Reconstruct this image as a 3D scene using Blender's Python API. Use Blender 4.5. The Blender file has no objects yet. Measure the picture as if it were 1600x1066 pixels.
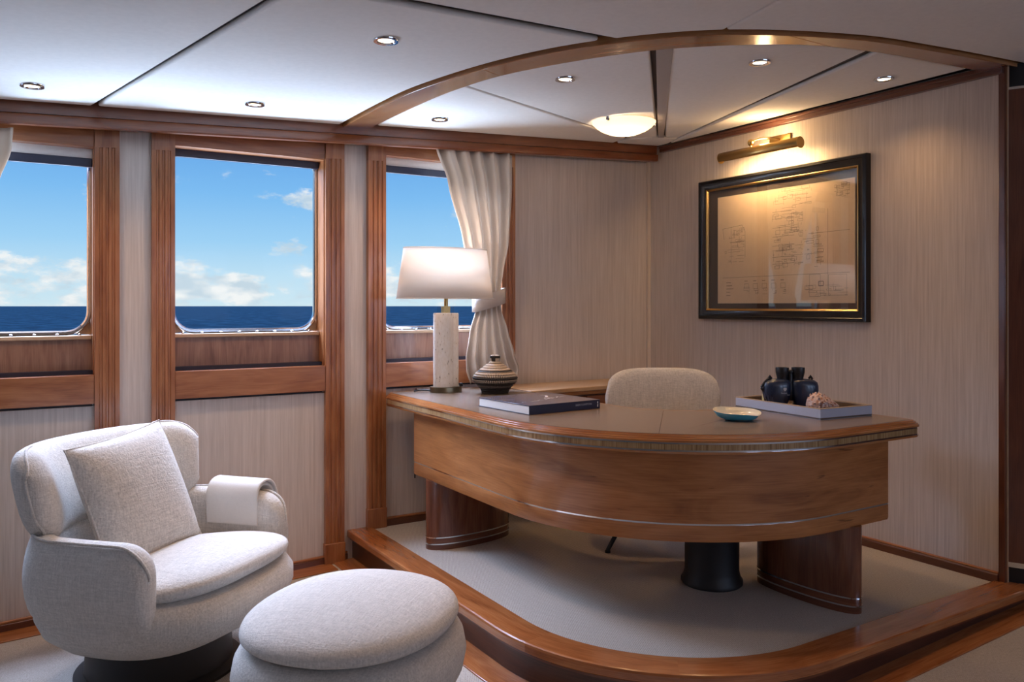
import bpy, bmesh, math, random
from math import pi, sin, cos, radians as R
from mathutils import Vector, Matrix

random.seed(7)
SC = bpy.context.scene
COL = SC.collection

# ------------------------------------------------------------------ camera, sky, large lights, exposure
# axes: X runs along the window wall to the right, Y runs towards the window wall, z = 0 is the raised carpet
cam = bpy.data.cameras.new('camera'); cam_o = bpy.data.objects.new('camera', cam); COL.objects.link(cam_o)
cam.lens = 28.64; cam.sensor_width = 36; cam.shift_y = -55/1600; cam.clip_end = 30000; cam.clip_start = 0.05
cam_o.location = (0, 0, 1.225); cam_o.rotation_euler = (R(90), 0, R(-31.82)); SC.camera = cam_o

SC.view_settings.view_transform = 'Standard'; SC.view_settings.look = 'None'
SC.view_settings.gamma = 1; SC.view_settings.use_curve_mapping = False
SC.view_settings.exposure = 0.16
SC.cycles.max_bounces = 8; SC.cycles.diffuse_bounces = 4; SC.cycles.glossy_bounces = 4
SC.cycles.transparent_max_bounces = 12; SC.cycles.sample_clamp_indirect = 4
SC.cycles.use_denoising = True
SC.cycles.caustics_reflective = False; SC.cycles.caustics_refractive = False

def make_world():
    w = bpy.data.worlds.new('sky'); SC.world = w; w.use_nodes = True
    nt = w.node_tree; N = nt.nodes; L = nt.links; N.clear()
    out = N.new('ShaderNodeOutputWorld'); bg = N.new('ShaderNodeBackground')
    tc = N.new('ShaderNodeTexCoord'); sep = N.new('ShaderNodeSeparateXYZ')
    L.new(tc.outputs['Generated'], sep.inputs[0])
    ramp = N.new('ShaderNodeValToRGB'); cr = ramp.color_ramp
    stops = [(0.0, (.60, .78, .86, 1)), (.035, (.50, .73, .88, 1)), (.075, (.33, .62, .89, 1)), (.13, (.20, .49, .86, 1)),
             (.20, (.115, .35, .77, 1)), (.35, (.07, .25, .66, 1)), (1, (.04, .16, .5, 1))]
    cr.elements[0].position = 0; cr.elements[0].color = stops[0][1]
    cr.elements[1].position = 1; cr.elements[1].color = stops[-1][1]
    for p, c in stops[1:-1]:
        e = cr.elements.new(p); e.color = c
    L.new(sep.outputs['Z'], ramp.inputs[0])
    # cumulus: noise over direction, squashed vertically, denser near the horizon
    mp = N.new('ShaderNodeMapping'); mp.inputs['Scale'].default_value = (1, 1, 2.1); mp.inputs['Location'].default_value = (.37, .2, .1)
    L.new(tc.outputs['Generated'], mp.inputs[0])
    nz = N.new('ShaderNodeTexNoise'); nz.inputs['Scale'].default_value = 13; nz.inputs['Detail'].default_value = 9
    nz.inputs['Roughness'].default_value = .62
    L.new(mp.outputs[0], nz.inputs['Vector'])
    thr = N.new('ShaderNodeValToRGB'); t = thr.color_ramp           # threshold by elevation
    t.elements[0].position = 0; t.elements[0].color = (.51,)*3 + (1,)
    t.elements[1].position = 1; t.elements[1].color = (.72,)*3 + (1,)
    for p, c in ((.012, .44), (.035, .45), (.055, .525), (.085, .565), (.15, .57), (.2, .60)):
        e = t.elements.new(p); e.color = (c, c, c, 1)
    L.new(sep.outputs['Z'], thr.inputs[0])
    sub = N.new('ShaderNodeMath'); sub.operation = 'SUBTRACT'; L.new(nz.outputs[0], sub.inputs[0]); L.new(thr.outputs[0], sub.inputs[1])
    mr = N.new('ShaderNodeMapRange'); mr.inputs[1].default_value = 0; mr.inputs[2].default_value = .12
    mr.interpolation_type = 'SMOOTHSTEP'; mr.inputs[4].default_value = .85
    L.new(sub.outputs[0], mr.inputs[0])
    nz2 = N.new('ShaderNodeTexNoise'); nz2.inputs['Scale'].default_value = 30; nz2.inputs['Detail'].default_value = 6
    L.new(mp.outputs[0], nz2.inputs['Vector'])
    cc = N.new('ShaderNodeValToRGB'); cc.color_ramp.elements[0].position = .38; cc.color_ramp.elements[0].color = (.55, .66, .74, 1)
    cc.color_ramp.elements[1].position = .6; cc.color_ramp.elements[1].color = (.92, .92, .9, 1)
    L.new(nz2.outputs[0], cc.inputs[0])
    mix = N.new('ShaderNodeMixRGB'); L.new(mr.outputs[0], mix.inputs[0]); L.new(ramp.outputs[0], mix.inputs[1]); L.new(cc.outputs[0], mix.inputs[2])
    L.new(mix.outputs[0], bg.inputs[0]); bg.inputs[1].default_value = .92
    L.new(bg.outputs[0], out.inputs[0])
make_world()

def area(name, loc, target, sx, sy, power, color, spread=180):
    l = bpy.data.lights.new(name, 'AREA'); l.shape = 'RECTANGLE'; l.size = sx; l.size_y = sy; l.energy = power; l.color = color; l.spread = R(spread)
    o = bpy.data.objects.new(name, l); COL.objects.link(o); o.location = loc
    o.rotation_euler = (Vector(target)-Vector(loc)).to_track_quat('-Z', 'Y').to_euler(); return o
DAY = (.50, .66, 1.0)
# added area lights for assumed windows behind and beside the camera, no openings built
for k, u in enumerate((-1.125, -2.22, -3.31)):
    area('window_fill', (u, 4.20, 1.52), (u, 0, 1.3), .75, .9, 6, DAY)
for k, u in enumerate((2.2, 3.6, 5.0)):
    area('window_fill', (u, -3.42, 1.5), (u-1, 0, 1.2), 1.0, 1.0, 17, DAY)
# added panels outside the windows, above and below the view, boosting daylight indoors
area('outside_fill_high', (1.0, 6.3, 4.0), (1.0, 3.0, .6), 6.5, 2.6, 2300, DAY)
area('outside_fill_low', (1.0, 6.2, -.4), (1.0, 3.2, 2.0), 6.5, 1.4, 720, (.54, .73, 1.0))
# added warm fill behind the camera for floor bounce, no fittings there
area('saloon_fill', (1.6, -1.6, 2.10), (1.6, -1.6, 0), 3.0, 1.6, 9, (1, .68, .45))

# ------------------------------------------------------------------ helpers
class MB:
    def __init__(s): s.v = []; s.f = []; s.uv = []; s.mi = []
    def add(s, verts, faces, uvs=None, mat=0):
        b = len(s.v); s.v += [tuple(v) for v in verts]
        for i, f in enumerate(faces):
            s.f.append(tuple(b+k for k in f)); s.mi.append(mat)
            s.uv.append(uvs[i] if uvs else [(0, 0)]*len(f))
    def box(s, x0, x1, y0, y1, z0, z1, grain=None, mat=0, ztop=None, zbot=None):
        """axis box; grain = index of the axis the grain runs along; ztop/zbot(x) give sloping ends"""
        d = (x1-x0, y1-y0, z1-z0)
        g = d.index(max(d)) if grain is None else grain
        P = [(x, y, (zbot(x) if zbot else z0) if k == 0 else (ztop(x) if ztop else z1)) for k in (0, 1) for y in (y0, y1) for x in (x0, x1)]
        F = [(0, 2, 3, 1), (4, 5, 7, 6), (0, 1, 5, 4), (2, 6, 7, 3), (0, 4, 6, 2), (1, 3, 7, 5)]
        ax = [2, 2, 1, 1, 0, 0]; uvs = []
        ou, ov = random.random()*5, random.random()*5
        for f, a in zip(F, ax):
            o = [k for k in (0, 1, 2) if k != a]
            if g in o: uu = g; vv = [k for k in o if k != g][0]
            else: uu, vv = o
            sc = .05 if g == a else 1
            uvs.append([(P[i][uu]*sc+ou, P[i][vv]+ov+a*.37) for i in f])
        s.add(P, F, uvs, mat)
    def sweep(s, path, nrm, prof, closed=False, cprof=True, zf=None, mat=0, caps=True):
        """profile (d inward, z) carried along a plan path"""
        n, m = len(path), len(prof); L = [0]
        for i in range(1, n+1):
            a, b = path[i-1], path[i % n]; L.append(L[-1]+math.hypot(b[0]-a[0], b[1]-a[1]))
        Q = [0]
        for j in range(1, m+1):
            a, b = prof[j-1], prof[j % m]; Q.append(Q[-1]+math.hypot(b[0]-a[0], b[1]-a[1]))
        V = []
        for i in range(n):
            for d, z in prof:
                x = path[i][0]+nrm[i][0]*d; y = path[i][1]+nrm[i][1]*d
                V.append((x, y, z+(zf(x, y) if zf else 0)))
        F = []; U = []
        for i in range(n if closed else n-1):
            for j in range(m if cprof else m-1):
                i2, j2 = (i+1) % n, (j+1) % m
                F.append((i*m+j, i2*m+j, i2*m+j2, i*m+j2)); U.append([(L[i], Q[j]), (L[i+1], Q[j]), (L[i+1], Q[j+1]), (L[i], Q[j+1])])
        if not closed and caps and cprof:
            for f in (tuple(range(m)), tuple((n-1)*m+j for j in range(m))):
                F.append(f); U.append([(prof[k % m][0]*.05, prof[k % m][1]) for k in range(m)])
        s.add(V, F, U, mat)
    def poly(s, pts, z0, z1, mat=0, zf=None, grain=0):
        """plan polygon extruded from z0 to z1"""
        n = len(pts); g = (lambda x, y: zf(x, y)) if zf else (lambda x, y: 0)
        V = [(x, y, z0+g(x, y)) for x, y in pts]+[(x, y, z1+g(x, y)) for x, y in pts]
        uvp = [(p[grain], p[1-grain]) for p in pts]
        F = [tuple(range(n))[::-1], tuple(range(n, 2*n))]; U = [[uvp[i] for i in range(n)][::-1], list(uvp)]
        for i in range(n):
            j = (i+1) % n; l = math.hypot(pts[j][0]-pts[i][0], pts[j][1]-pts[i][1])
            F.append((i, j, n+j, n+i)); U.append([(0, z0), (l, z0), (l, z1), (0, z1)])
        s.add(V, F, U, mat)
    def loft(s, rings, closed=True, cap0=False, cap1=False, mat=0, wrap=False):
        """rings of equal count, joined in order; wrap joins the last to the first"""
        n, m = len(rings), len(rings[0]); V = [p for r in rings for p in r]
        A = [0]
        for j in range(1, m+1): A.append(A[-1]+(Vector(rings[n//2][j % m])-Vector(rings[n//2][j-1])).length)
        B = [0]
        for i in range(1, n+1): B.append(B[-1]+(Vector(rings[i % n][0])-Vector(rings[i-1][0])).length)
        F = []; U = []
        for i in range(n if wrap else n-1):
            for j in range(m if closed else m-1):
                i2, j2 = (i+1) % n, (j+1) % m
                F.append((i*m+j, i*m+j2, i2*m+j2, i2*m+j)); U.append([(A[j], B[i]), (A[j+1], B[i]), (A[j+1], B[i+1]), (A[j], B[i+1])])
        if cap0: F.append(tuple(range(m))[::-1]); U.append([(p[0], p[1]) for p in rings[0]][::-1])
        if cap1: F.append(tuple((n-1)*m+j for j in range(m))); U.append([(p[0], p[1]) for p in rings[-1]])
        s.add(V, F, U, mat)
    def lathe(s, prof, n=40, c=(0, 0, 0), sx=1, sy=1, mat=0, cap0=True, cap1=True, ex=2):
        def ring(r, z):
            o = []
            for k in range(n):
                a = 2*pi*k/n; ca, sa = cos(a), sin(a)
                if ex != 2:
                    q = (abs(ca)**ex+abs(sa)**ex)**(-1/ex); ca *= q; sa *= q
                o.append((c[0]+r*sx*ca, c[1]+r*sy*sa, c[2]+z))
            return o
        s.loft([ring(r, z) for r, z in prof], True, cap0, cap1, mat)
    def tube(s, pts, r, n=10, mat=0, closed=False, rad=None):
        rings = []; P = [Vector(p) for p in pts]; N = len(P); up = Vector((0, 0, 1))
        for i, p in enumerate(P):
            if closed: t = (P[(i+1) % N]-P[i-1]).normalized()
            else: t = (P[min(i+1, N-1)]-P[max(i-1, 0)]).normalized()
            x = t.cross(up)
            if x.length < .05: x = t.cross(Vector((1, 0, 0)))
            x.normalize(); y = x.cross(t).normalized(); q = rad[i] if rad else r
            rings.append([tuple(p+x*q*cos(2*pi*k/n)+y*q*sin(2*pi*k/n)) for k in range(n)])
        s.loft(rings, True, not closed, not closed, mat, wrap=closed)
    def build(s, name, mats, parent=None, bevel=0, sub=0, loc=None, rz=0, angle=38, segs=2):
        me = bpy.data.meshes.new(name); me.from_pydata(s.v, [], s.f)
        ul = me.uv_layers.new(name='UVMap'); k = 0
        for u in s.uv:
            for c in u: ul.data[k].uv = c; k += 1
        me.polygons.foreach_set('material_index', s.mi)
        bm = bmesh.new(); bm.from_mesh(me); bmesh.ops.recalc_face_normals(bm, faces=bm.faces); bm.to_mesh(me); bm.free()
        me.polygons.foreach_set('use_smooth', [True]*len(me.polygons))
        me.set_sharp_from_angle(angle=R(angle))
        for m in (mats if isinstance(mats, (list, tuple)) else [mats]): me.materials.append(m)
        o = bpy.data.objects.new(name, me); COL.objects.link(o)
        if parent: o.parent = parent
        if loc: o.location = loc
        o.rotation_euler.z = rz
        if sub:
            md = o.modifiers.new('sub', 'SUBSURF'); md.levels = sub; md.render_levels = sub
        if bevel:
            md = o.modifiers.new('bev', 'BEVEL'); md.width = bevel; md.segments = segs; md.limit_method = 'ANGLE'; md.angle_limit = R(40)
        return o

def tag(o, label=None, cat=None, group=None, kind=None):
    if label: o['label'] = label
    if cat: o['category'] = cat
    if group: o['group'] = group
    if kind: o['kind'] = kind
    return o
def thing(name, label, cat, loc=(0, 0, 0), rz=0, group=None):
    o = bpy.data.objects.new(name, None); COL.objects.link(o); o.location = loc; o.rotation_euler = (0, 0, rz); o.empty_display_size = .1
    return tag(o, label, cat, group)
def struct_empty(name):
    o = bpy.data.objects.new(name, None); COL.objects.link(o); o['kind'] = 'structure'; return o

def roundpoly(pts, rad, seg=14):
    out = []; n = len(pts)
    for i in range(n):
        p0, p, p1 = (Vector(pts[i-1]), Vector(pts[i]), Vector(pts[(i+1) % n])); r = rad[i]
        if r <= 0: out.append(tuple(p)); continue
        a = (p0-p).normalized(); b = (p1-p).normalized(); th = a.angle(b); t = r/math.tan(th/2)
        c = p+(a+b).normalized()*(r/sin(th/2)); s0 = p+a*t-c; s1 = p+b*t-c
        a0 = math.atan2(s0.y, s0.x); a1 = math.atan2(s1.y, s1.x); d = (a1-a0+pi) % (2*pi)-pi
        ns = max(3, int(seg*max(.3, min(3, r/.2))))
        for k in range(ns+1): out.append((c.x+r*cos(a0+d*k/ns), c.y+r*sin(a0+d*k/ns)))
    return out
def normals(path, closed=False):
    """left-hand mitre normals"""
    n = len(path); out = []
    for i in range(n):
        def nr(a, b):
            d = Vector((b[0]-a[0], b[1]-a[1])); d.normalize(); return Vector((-d.y, d.x))
        if closed or 0 < i < n-1:
            a, b = nr(path[i-1], path[i]), nr(path[i], path[(i+1) % n]); m = (a+b).normalized(); c = max(.5, m.dot(a)); m = m/c
        elif i == 0: m = nr(path[0], path[1])
        else: m = nr(path[-2], path[-1])
        out.append((m.x, m.y))
    return out
def offset(path, d, closed=False):
    return [(p[0]+n[0]*d, p[1]+n[1]*d) for p, n in zip(path, normals(path, closed))]
def lpath(u0, v0, r, vs, ue, n1=6, na=30, n2=6, off=0):
    """down the line u = u0, round a quarter circle and along v = v0; inward is the left-hand side"""
    u0 += off; v0 += off; r -= off; cu, cv = u0+r, v0+r
    p = [(u0, vs+(cv-vs)*k/n1) for k in range(n1)]
    p += [(cu+r*cos(pi+pi/2*k/na), cv+r*sin(pi+pi/2*k/na)) for k in range(na+1)]
    p += [(cu+(ue-cu)*k/n2, v0) for k in range(1, n2+1)]
    return p
def area2(p): return sum(p[i-1][0]*p[i][1]-p[i][0]*p[i-1][1] for i in range(len(p)))
def spline(pts, per=8):
    out = []; n = len(pts)
    for i in range(n-1):
        p0, p1, p2, p3 = pts[max(i-1, 0)], pts[i], pts[i+1], pts[min(i+2, n-1)]
        for k in range(per):
            t = k/per
            out.append(tuple(.5*((2*b)+(-a+c)*t+(2*a-5*b+4*c-d)*t*t+(-a+3*b-3*c+d)*t**3) for a, b, c, d in zip(p0, p1, p2, p3)))
    out.append(tuple(pts[-1])); return out
def lerp_key(keys, z):
    ks = sorted(keys)
    if z <= ks[0][0]: return ks[0][1]
    for (a, x), (b, y) in zip(ks, ks[1:]):
        if z <= b:
            t = (z-a)/(b-a); t = t*t*(3-2*t)*.5+t*.5; return x+(y-x)*t
    return ks[-1][1]
def superellipsoid(rx, ry, rz, c=(0, 0, 0), e1=2.2, e2=2.5, nu=64, nv=28):
    rings = []
    for i in range(nv+1):
        ph = -pi/2+pi*i/nv; cz = sin(ph); cr = max(cos(ph), 1e-3)
        z = math.copysign(abs(cz)**(2/e1), cz); rr = cr**(2/e1); ring = []
        for k in range(nu):
            a = 2*pi*k/nu; ca, sa = cos(a), sin(a)
            ring.append((c[0]+rx*rr*math.copysign(abs(ca)**(2/e2), ca), c[1]+ry*rr*math.copysign(abs(sa)**(2/e2), sa), c[2]+rz*z))
        rings.append(ring)
    return rings
def text_mb(txt, size, mat=0):
    """flat lettering as a mesh in the XY plane"""
    cu = bpy.data.curves.new('lettering', 'FONT'); cu.body = txt; cu.size = size; cu.align_x = 'CENTER'; cu.align_y = 'CENTER'; cu.resolution_u = 2
    o = bpy.data.objects.new('lettering', cu); COL.objects.link(o); bpy.context.view_layer.update()
    me = bpy.data.meshes.new_from_object(o.evaluated_get(bpy.context.evaluated_depsgraph_get()))
    b = MB(); b.add([tuple(v.co) for v in me.vertices], [tuple(p.vertices) for p in me.polygons], None, mat)
    bpy.data.objects.remove(o); bpy.data.meshes.remove(me); bpy.data.curves.remove(cu); return b

# ------------------------------------------------------------------ materials
def mat(name):
    m = bpy.data.materials.new(name); m.use_nodes = True; nt = m.node_tree
    return m, nt, nt.nodes, nt.links, nt.nodes['Principled BSDF']
def plain(name, col, rough=.5, metal=0, coat=0, spec=.5, emit=None, es=0, bump=None):
    m, nt, N, L, P = mat(name)
    P.inputs['Base Color'].default_value = (*col, 1); P.inputs['Roughness'].default_value = rough; P.inputs['Metallic'].default_value = metal
    P.inputs['Coat Weight'].default_value = coat; P.inputs['Specular IOR Level'].default_value = spec
    if emit: P.inputs['Emission Color'].default_value = (*emit, 1); P.inputs['Emission Strength'].default_value = es
    tc = N.new('ShaderNodeTexCoord'); nz = N.new('ShaderNodeTexNoise'); nz.inputs['Scale'].default_value = bump[0] if bump else 60; nz.inputs['Detail'].default_value = 4
    L.new(tc.outputs['Object'], nz.inputs['Vector'])
    if bump:
        b = N.new('ShaderNodeBump'); b.inputs['Strength'].default_value = bump[1]; b.inputs['Distance'].default_value = .002
        L.new(nz.outputs[0], b.inputs['Height']); L.new(b.outputs[0], P.inputs['Normal'])
    hs = N.new('ShaderNodeHueSaturation'); hs.inputs['Color'].default_value = (*col, 1)
    mr = N.new('ShaderNodeMapRange'); mr.inputs[3].default_value = .94; mr.inputs[4].default_value = 1.06
    L.new(nz.outputs[0], mr.inputs[0]); L.new(mr.outputs[0], hs.inputs['Value']); L.new(hs.outputs[0], P.inputs['Base Color'])
    return m
def ramp_node(N, stops):
    r = N.new('ShaderNodeValToRGB'); c = r.color_ramp; c.elements[0].position = stops[0][0]; c.elements[0].color = (*stops[0][1], 1)
    c.elements[1].position = stops[-1][0]; c.elements[1].color = (*stops[-1][1], 1)
    for p, col in stops[1:-1]: e = c.elements.new(p); e.color = (*col, 1)
    return r
def wood(name, dark, mid, light, rough=.3, coat=.25, figure=7, fine=70, spec=.5, knots=False):
    m, nt, N, L, P = mat(name)
    tc = N.new('ShaderNodeTexCoord')
    def noise(su, sv, sc, det, dist=0):
        mp = N.new('ShaderNodeMapping'); mp.inputs['Scale'].default_value = (su, sv, 1); L.new(tc.outputs['UV'], mp.inputs[0])
        nz = N.new('ShaderNodeTexNoise'); nz.inputs['Scale'].default_value = sc; nz.inputs['Detail'].default_value = det; nz.inputs['Distortion'].default_value = dist
        L.new(mp.outputs[0], nz.inputs['Vector']); return nz
    a = noise(1.1, figure, 2.2, 4, 1.4); b = noise(3.5, fine*2, 2.0, 5); 
    mx = N.new('ShaderNodeMix'); mx.data_type = 'FLOAT'; mx.inputs[0].default_value = .38
    L.new(a.outputs[0], mx.inputs[2]); L.new(b.outputs[0], mx.inputs[3])
    r = ramp_node(N, [(.33, dark), (.48, mid), (.66, light)]); L.new(mx.outputs[0], r.inputs[0])
    last = r.outputs[0]
    if knots:
        c = noise(3.2, 34, 1.6, 3, .6); k = ramp_node(N, [(.70, (1, 1, 1)), (.76, (.35, .27, .22))]); L.new(c.outputs[0], k.inputs[0])
        ml = N.new('ShaderNodeMixRGB'); ml.blend_type = 'MULTIPLY'; ml.inputs[0].default_value = .8; L.new(last, ml.inputs[1]); L.new(k.outputs[0], ml.inputs[2]); last = ml.outputs[0]
    L.new(last, P.inputs['Base Color'])
    P.inputs['Roughness'].default_value = rough; P.inputs['Coat Weight'].default_value = coat; P.inputs['Coat Roughness'].default_value = .12
    P.inputs['Specular IOR Level'].default_value = spec
    bp = N.new('ShaderNodeBump'); bp.inputs['Strength'].default_value = .08; bp.inputs['Distance'].default_value = .001
    L.new(b.outputs[0], bp.inputs['Height']); L.new(bp.outputs[0], P.inputs['Normal'])
    return m
def fabric(name, col, var=.20, scale=170, bump=.7, rough=.9, sheen=.15):
    """slubby linen weave: two crossed thread noises over object space"""
    m, nt, N, L, P = mat(name); tc = N.new('ShaderNodeTexCoord'); outs = []
    for sc in ((.09, 1, 1), (1, .09, 1), (1, 1, .09)):
        mp = N.new('ShaderNodeMapping'); mp.inputs['Scale'].default_value = sc; L.new(tc.outputs['Object'], mp.inputs[0])
        nz = N.new('ShaderNodeTexNoise'); nz.inputs['Scale'].default_value = scale; nz.inputs['Detail'].default_value = 3; nz.inputs['Roughness'].default_value = .6
        L.new(mp.outputs[0], nz.inputs['Vector']); outs.append(nz)
    a0 = N.new('ShaderNodeMath'); a0.operation = 'ADD'; L.new(outs[0].outputs[0], a0.inputs[0]); L.new(outs[1].outputs[0], a0.inputs[1])
    ad = N.new('ShaderNodeMath'); ad.operation = 'ADD'; L.new(a0.outputs[0], ad.inputs[0]); L.new(outs[2].outputs[0], ad.inputs[1])
    mr = N.new('ShaderNodeMapRange'); mr.inputs[1].default_value = 1.1; mr.inputs[2].default_value = 1.9; mr.inputs[3].default_value = 1-var; mr.inputs[4].default_value = 1+var
    L.new(ad.outputs[0], mr.inputs[0])
    hs = N.new('ShaderNodeHueSaturation'); hs.inputs['Color'].default_value = (*col, 1); L.new(mr.outputs[0], hs.inputs['Value']); L.new(hs.outputs[0], P.inputs['Base Color'])
    P.inputs['Roughness'].default_value = rough; P.inputs['Sheen Weight'].default_value = sheen; P.inputs['Specular IOR Level'].default_value = .2
    bp = N.new('ShaderNodeBump'); bp.inputs['Strength'].default_value = bump; bp.inputs['Distance'].default_value = .003
    L.new(ad.outputs[0], bp.inputs['Height']); L.new(bp.outputs[0], P.inputs['Normal'])
    return m
def wallpaper():
    m, nt, N, L, P = mat('grasscloth wallpaper'); tc = N.new('ShaderNodeTexCoord')
    def nz(sc, scale, det):
        mp = N.new('ShaderNodeMapping'); mp.inputs['Scale'].default_value = sc; L.new(tc.outputs['Object'], mp.inputs[0])
        n = N.new('ShaderNodeTexNoise'); n.inputs['Scale'].default_value = scale; n.inputs['Detail'].default_value = det; L.new(mp.outputs[0], n.inputs['Vector']); return n
    a = nz((1, 1, .03), 170, 4); b = nz((1, 1, .02), 85, 3)
    mx = N.new('ShaderNodeMath'); mx.operation = 'ADD'; L.new(a.outputs[0], mx.inputs[0]); L.new(b.outputs[0], mx.inputs[1])
    r = ramp_node(N, [(.34, (.56, .475, .415)), (.5, (.645, .555, .49)), (.66, (.72, .63, .565))])
    hv = N.new('ShaderNodeMath'); hv.operation = 'MULTIPLY'; hv.inputs[1].default_value = .5; L.new(mx.outputs[0], hv.inputs[0]); L.new(hv.outputs[0], r.inputs[0])
    L.new(r.outputs[0], P.inputs['Base Color']); P.inputs['Roughness'].default_value = .55; P.inputs['Specular IOR Level'].default_value = .35
    bp = N.new('ShaderNodeBump'); bp.inputs['Strength'].default_value = .25; bp.inputs['Distance'].default_value = .002; L.new(hv.outputs[0], bp.inputs['Height']); L.new(bp.outputs[0], P.inputs['Normal'])
    return m
def carpet_mat():
    m, nt, N, L, P = mat('ribbed wool carpet'); tc = N.new('ShaderNodeTexCoord')
    mp = N.new('ShaderNodeMapping'); mp.inputs['Rotation'].default_value = (0, 0, R(45)); mp.inputs['Scale'].default_value = (1, .5, 1); L.new(tc.outputs['Object'], mp.inputs[0])
    n = N.new('ShaderNodeTexNoise'); n.inputs['Scale'].default_value = 260; n.inputs['Detail'].default_value = 3; L.new(mp.outputs[0], n.inputs['Vector'])
    w = N.new('ShaderNodeTexWave'); w.inputs['Scale'].default_value = 60; w.inputs['Distortion'].default_value = 1.5; w.inputs['Detail Scale'].default_value = 4; L.new(mp.outputs[0], w.inputs['Vector'])
    ad = N.new('ShaderNodeMath'); ad.operation = 'MULTIPLY_ADD'; ad.inputs[1].default_value = .35; L.new(w.outputs[1], ad.inputs[0]); L.new(n.outputs[0], ad.inputs[2])
    r = ramp_node(N, [(.3, (.33, .29, .25)), (.9, (.56, .50, .44))]); L.new(ad.outputs[0], r.inputs[0]); L.new(r.outputs[0], P.inputs['Base Color'])
    P.inputs['Roughness'].default_value = .95; P.inputs['Specular IOR Level'].default_value = .1
    bp = N.new('ShaderNodeBump'); bp.inputs['Strength'].default_value = .6; bp.inputs['Distance'].default_value = .004; L.new(ad.outputs[0], bp.inputs['Height']); L.new(bp.outputs[0], P.inputs['Normal'])
    return m
def glass_mat(name, tint=(1, 1, 1), ior=1.45, rough=0):
    m, nt, N, L, P = mat(name); N.remove(P); out = [n for n in N if n.type == 'OUTPUT_MATERIAL'][0]
    tr = N.new('ShaderNodeBsdfTransparent'); tr.inputs[0].default_value = (*tint, 1); gl = N.new('ShaderNodeBsdfGlossy'); gl.inputs['Roughness'].default_value = rough
    fr = N.new('ShaderNodeFresnel'); fr.inputs[0].default_value = ior; mx = N.new('ShaderNodeMixShader')
    ge = N.new('ShaderNodeNewGeometry'); fa = N.new('ShaderNodeMath'); fa.operation = 'SUBTRACT'; fa.inputs[0].default_value = 1; L.new(ge.outputs['Backfacing'], fa.inputs[1])
    fm = N.new('ShaderNodeMath'); fm.operation = 'MULTIPLY'; L.new(fr.outputs[0], fm.inputs[0]); L.new(fa.outputs[0], fm.inputs[1])
    L.new(fm.outputs[0], mx.inputs[0]); L.new(tr.outputs[0], mx.inputs[1]); L.new(gl.outputs[0], mx.inputs[2]); L.new(mx.outputs[0], out.inputs[0]); return m
def translucent(name, col, tcol, mixv=.5, emit=None, es=0):
    m, nt, N, L, P = mat(name); out = [n for n in N if n.type == 'OUTPUT_MATERIAL'][0]
    P.inputs['Base Color'].default_value = (*col, 1); P.inputs['Roughness'].default_value = .8
    t = N.new('ShaderNodeBsdfTranslucent'); t.inputs[0].default_value = (*tcol, 1); mx = N.new('ShaderNodeMixShader'); mx.inputs[0].default_value = mixv
    if emit: P.inputs['Emission Color'].default_value = (*emit, 1); P.inputs['Emission Strength'].default_value = es
    tc = N.new('ShaderNodeTexCoord'); nz = N.new('ShaderNodeTexNoise'); nz.inputs['Scale'].default_value = 400; L.new(tc.outputs['Object'], nz.inputs['Vector'])
    bp = N.new('ShaderNodeBump'); bp.inputs['Strength'].default_value = .08; bp.inputs['Distance'].default_value = .001; L.new(nz.outputs[0], bp.inputs['Height']); L.new(bp.outputs[0], P.inputs['Normal'])
    L.new(P.outputs[0], mx.inputs[1]); L.new(t.outputs[0], mx.inputs[2]); L.new(mx.outputs[0], out.inputs[0]); return m

M_TEAK = wood('varnished teak', (.21, .064, .020), (.34, .122, .042), (.45, .185, .072), .32, .3)
M_PELMET = wood('dark shaded teak', (.11, .027, .010), (.185, .05, .016), (.25, .08, .028), .3, .35)  # dark teak, toned down further because window light misses the pelmet front
M_PANEL = wood('walnut sill veneer', (.16, .07, .04), (.26, .125, .075), (.36, .19, .12), .35, .2, figure=9)
M_LEDGE = wood('pale sill wood', (.42, .26, .15), (.52, .34, .2), (.6, .42, .27), .4, .1)
M_APRON = wood('desk teak veneer', (.24, .080, .022), (.37, .138, .041), (.48, .20, .068), .28, .35, figure=5, fine=45, knots=True)
M_EDGE = wood('desk edge varnish', (.26, .085, .022), (.40, .15, .045), (.52, .23, .08), .16, .6)
M_BAND = wood('reeded edge veneer', (.17, .085, .03), (.36, .21, .09), (.5, .33, .16), .25, .3, figure=1, fine=2)
M_PED = wood('dark pedestal veneer', (.10, .03, .015), (.16, .052, .026), (.23, .085, .04), .25, .4)
M_NOSE = wood('step nosing teak', (.22, .065, .02), (.34, .115, .036), (.45, .18, .062), .2, .5)
M_RISER = wood('step riser mahogany', (.035, .012, .008), (.06, .02, .012), (.09, .032, .018), .35, .2)
M_DARKWOOD = wood('dark mahogany', (.07, .02, .01), (.12, .036, .017), (.18, .06, .028), .28, .4)
M_ARCH = wood('ceiling arch teak', (.22, .08, .026), (.34, .14, .048), (.47, .22, .085), .2, .5)
M_WALL = wallpaper()
M_CARPET = carpet_mat()
M_CEIL = plain('suede ceiling panel', (.82, .79, .755), .85, spec=.2, bump=(45, .12))
M_GAP = plain('dark ceiling gap', (.05, .035, .03), .7)
M_STRIP = plain('grey ceiling strip', (.40, .35, .32), .5)
M_LINEN = fabric('oatmeal boucle linen', (.60, .56, .51))
M_LINEN2 = fabric('cushion linen', (.60, .555, .50), var=.26, bump=.8, scale=140)
M_THROW = fabric('fine wool throw', (.68, .64, .59), var=.05, scale=500, bump=.15)
M_CURTAIN = translucent('cream curtain cloth', (.78, .69, .61), (.7, .6, .5), .28)
M_STEEL = plain('polished steel', (.75, .76, .78), .12, 1)
M_BRASS = plain('antique brass', (.62, .40, .14), .28, 1)
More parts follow.
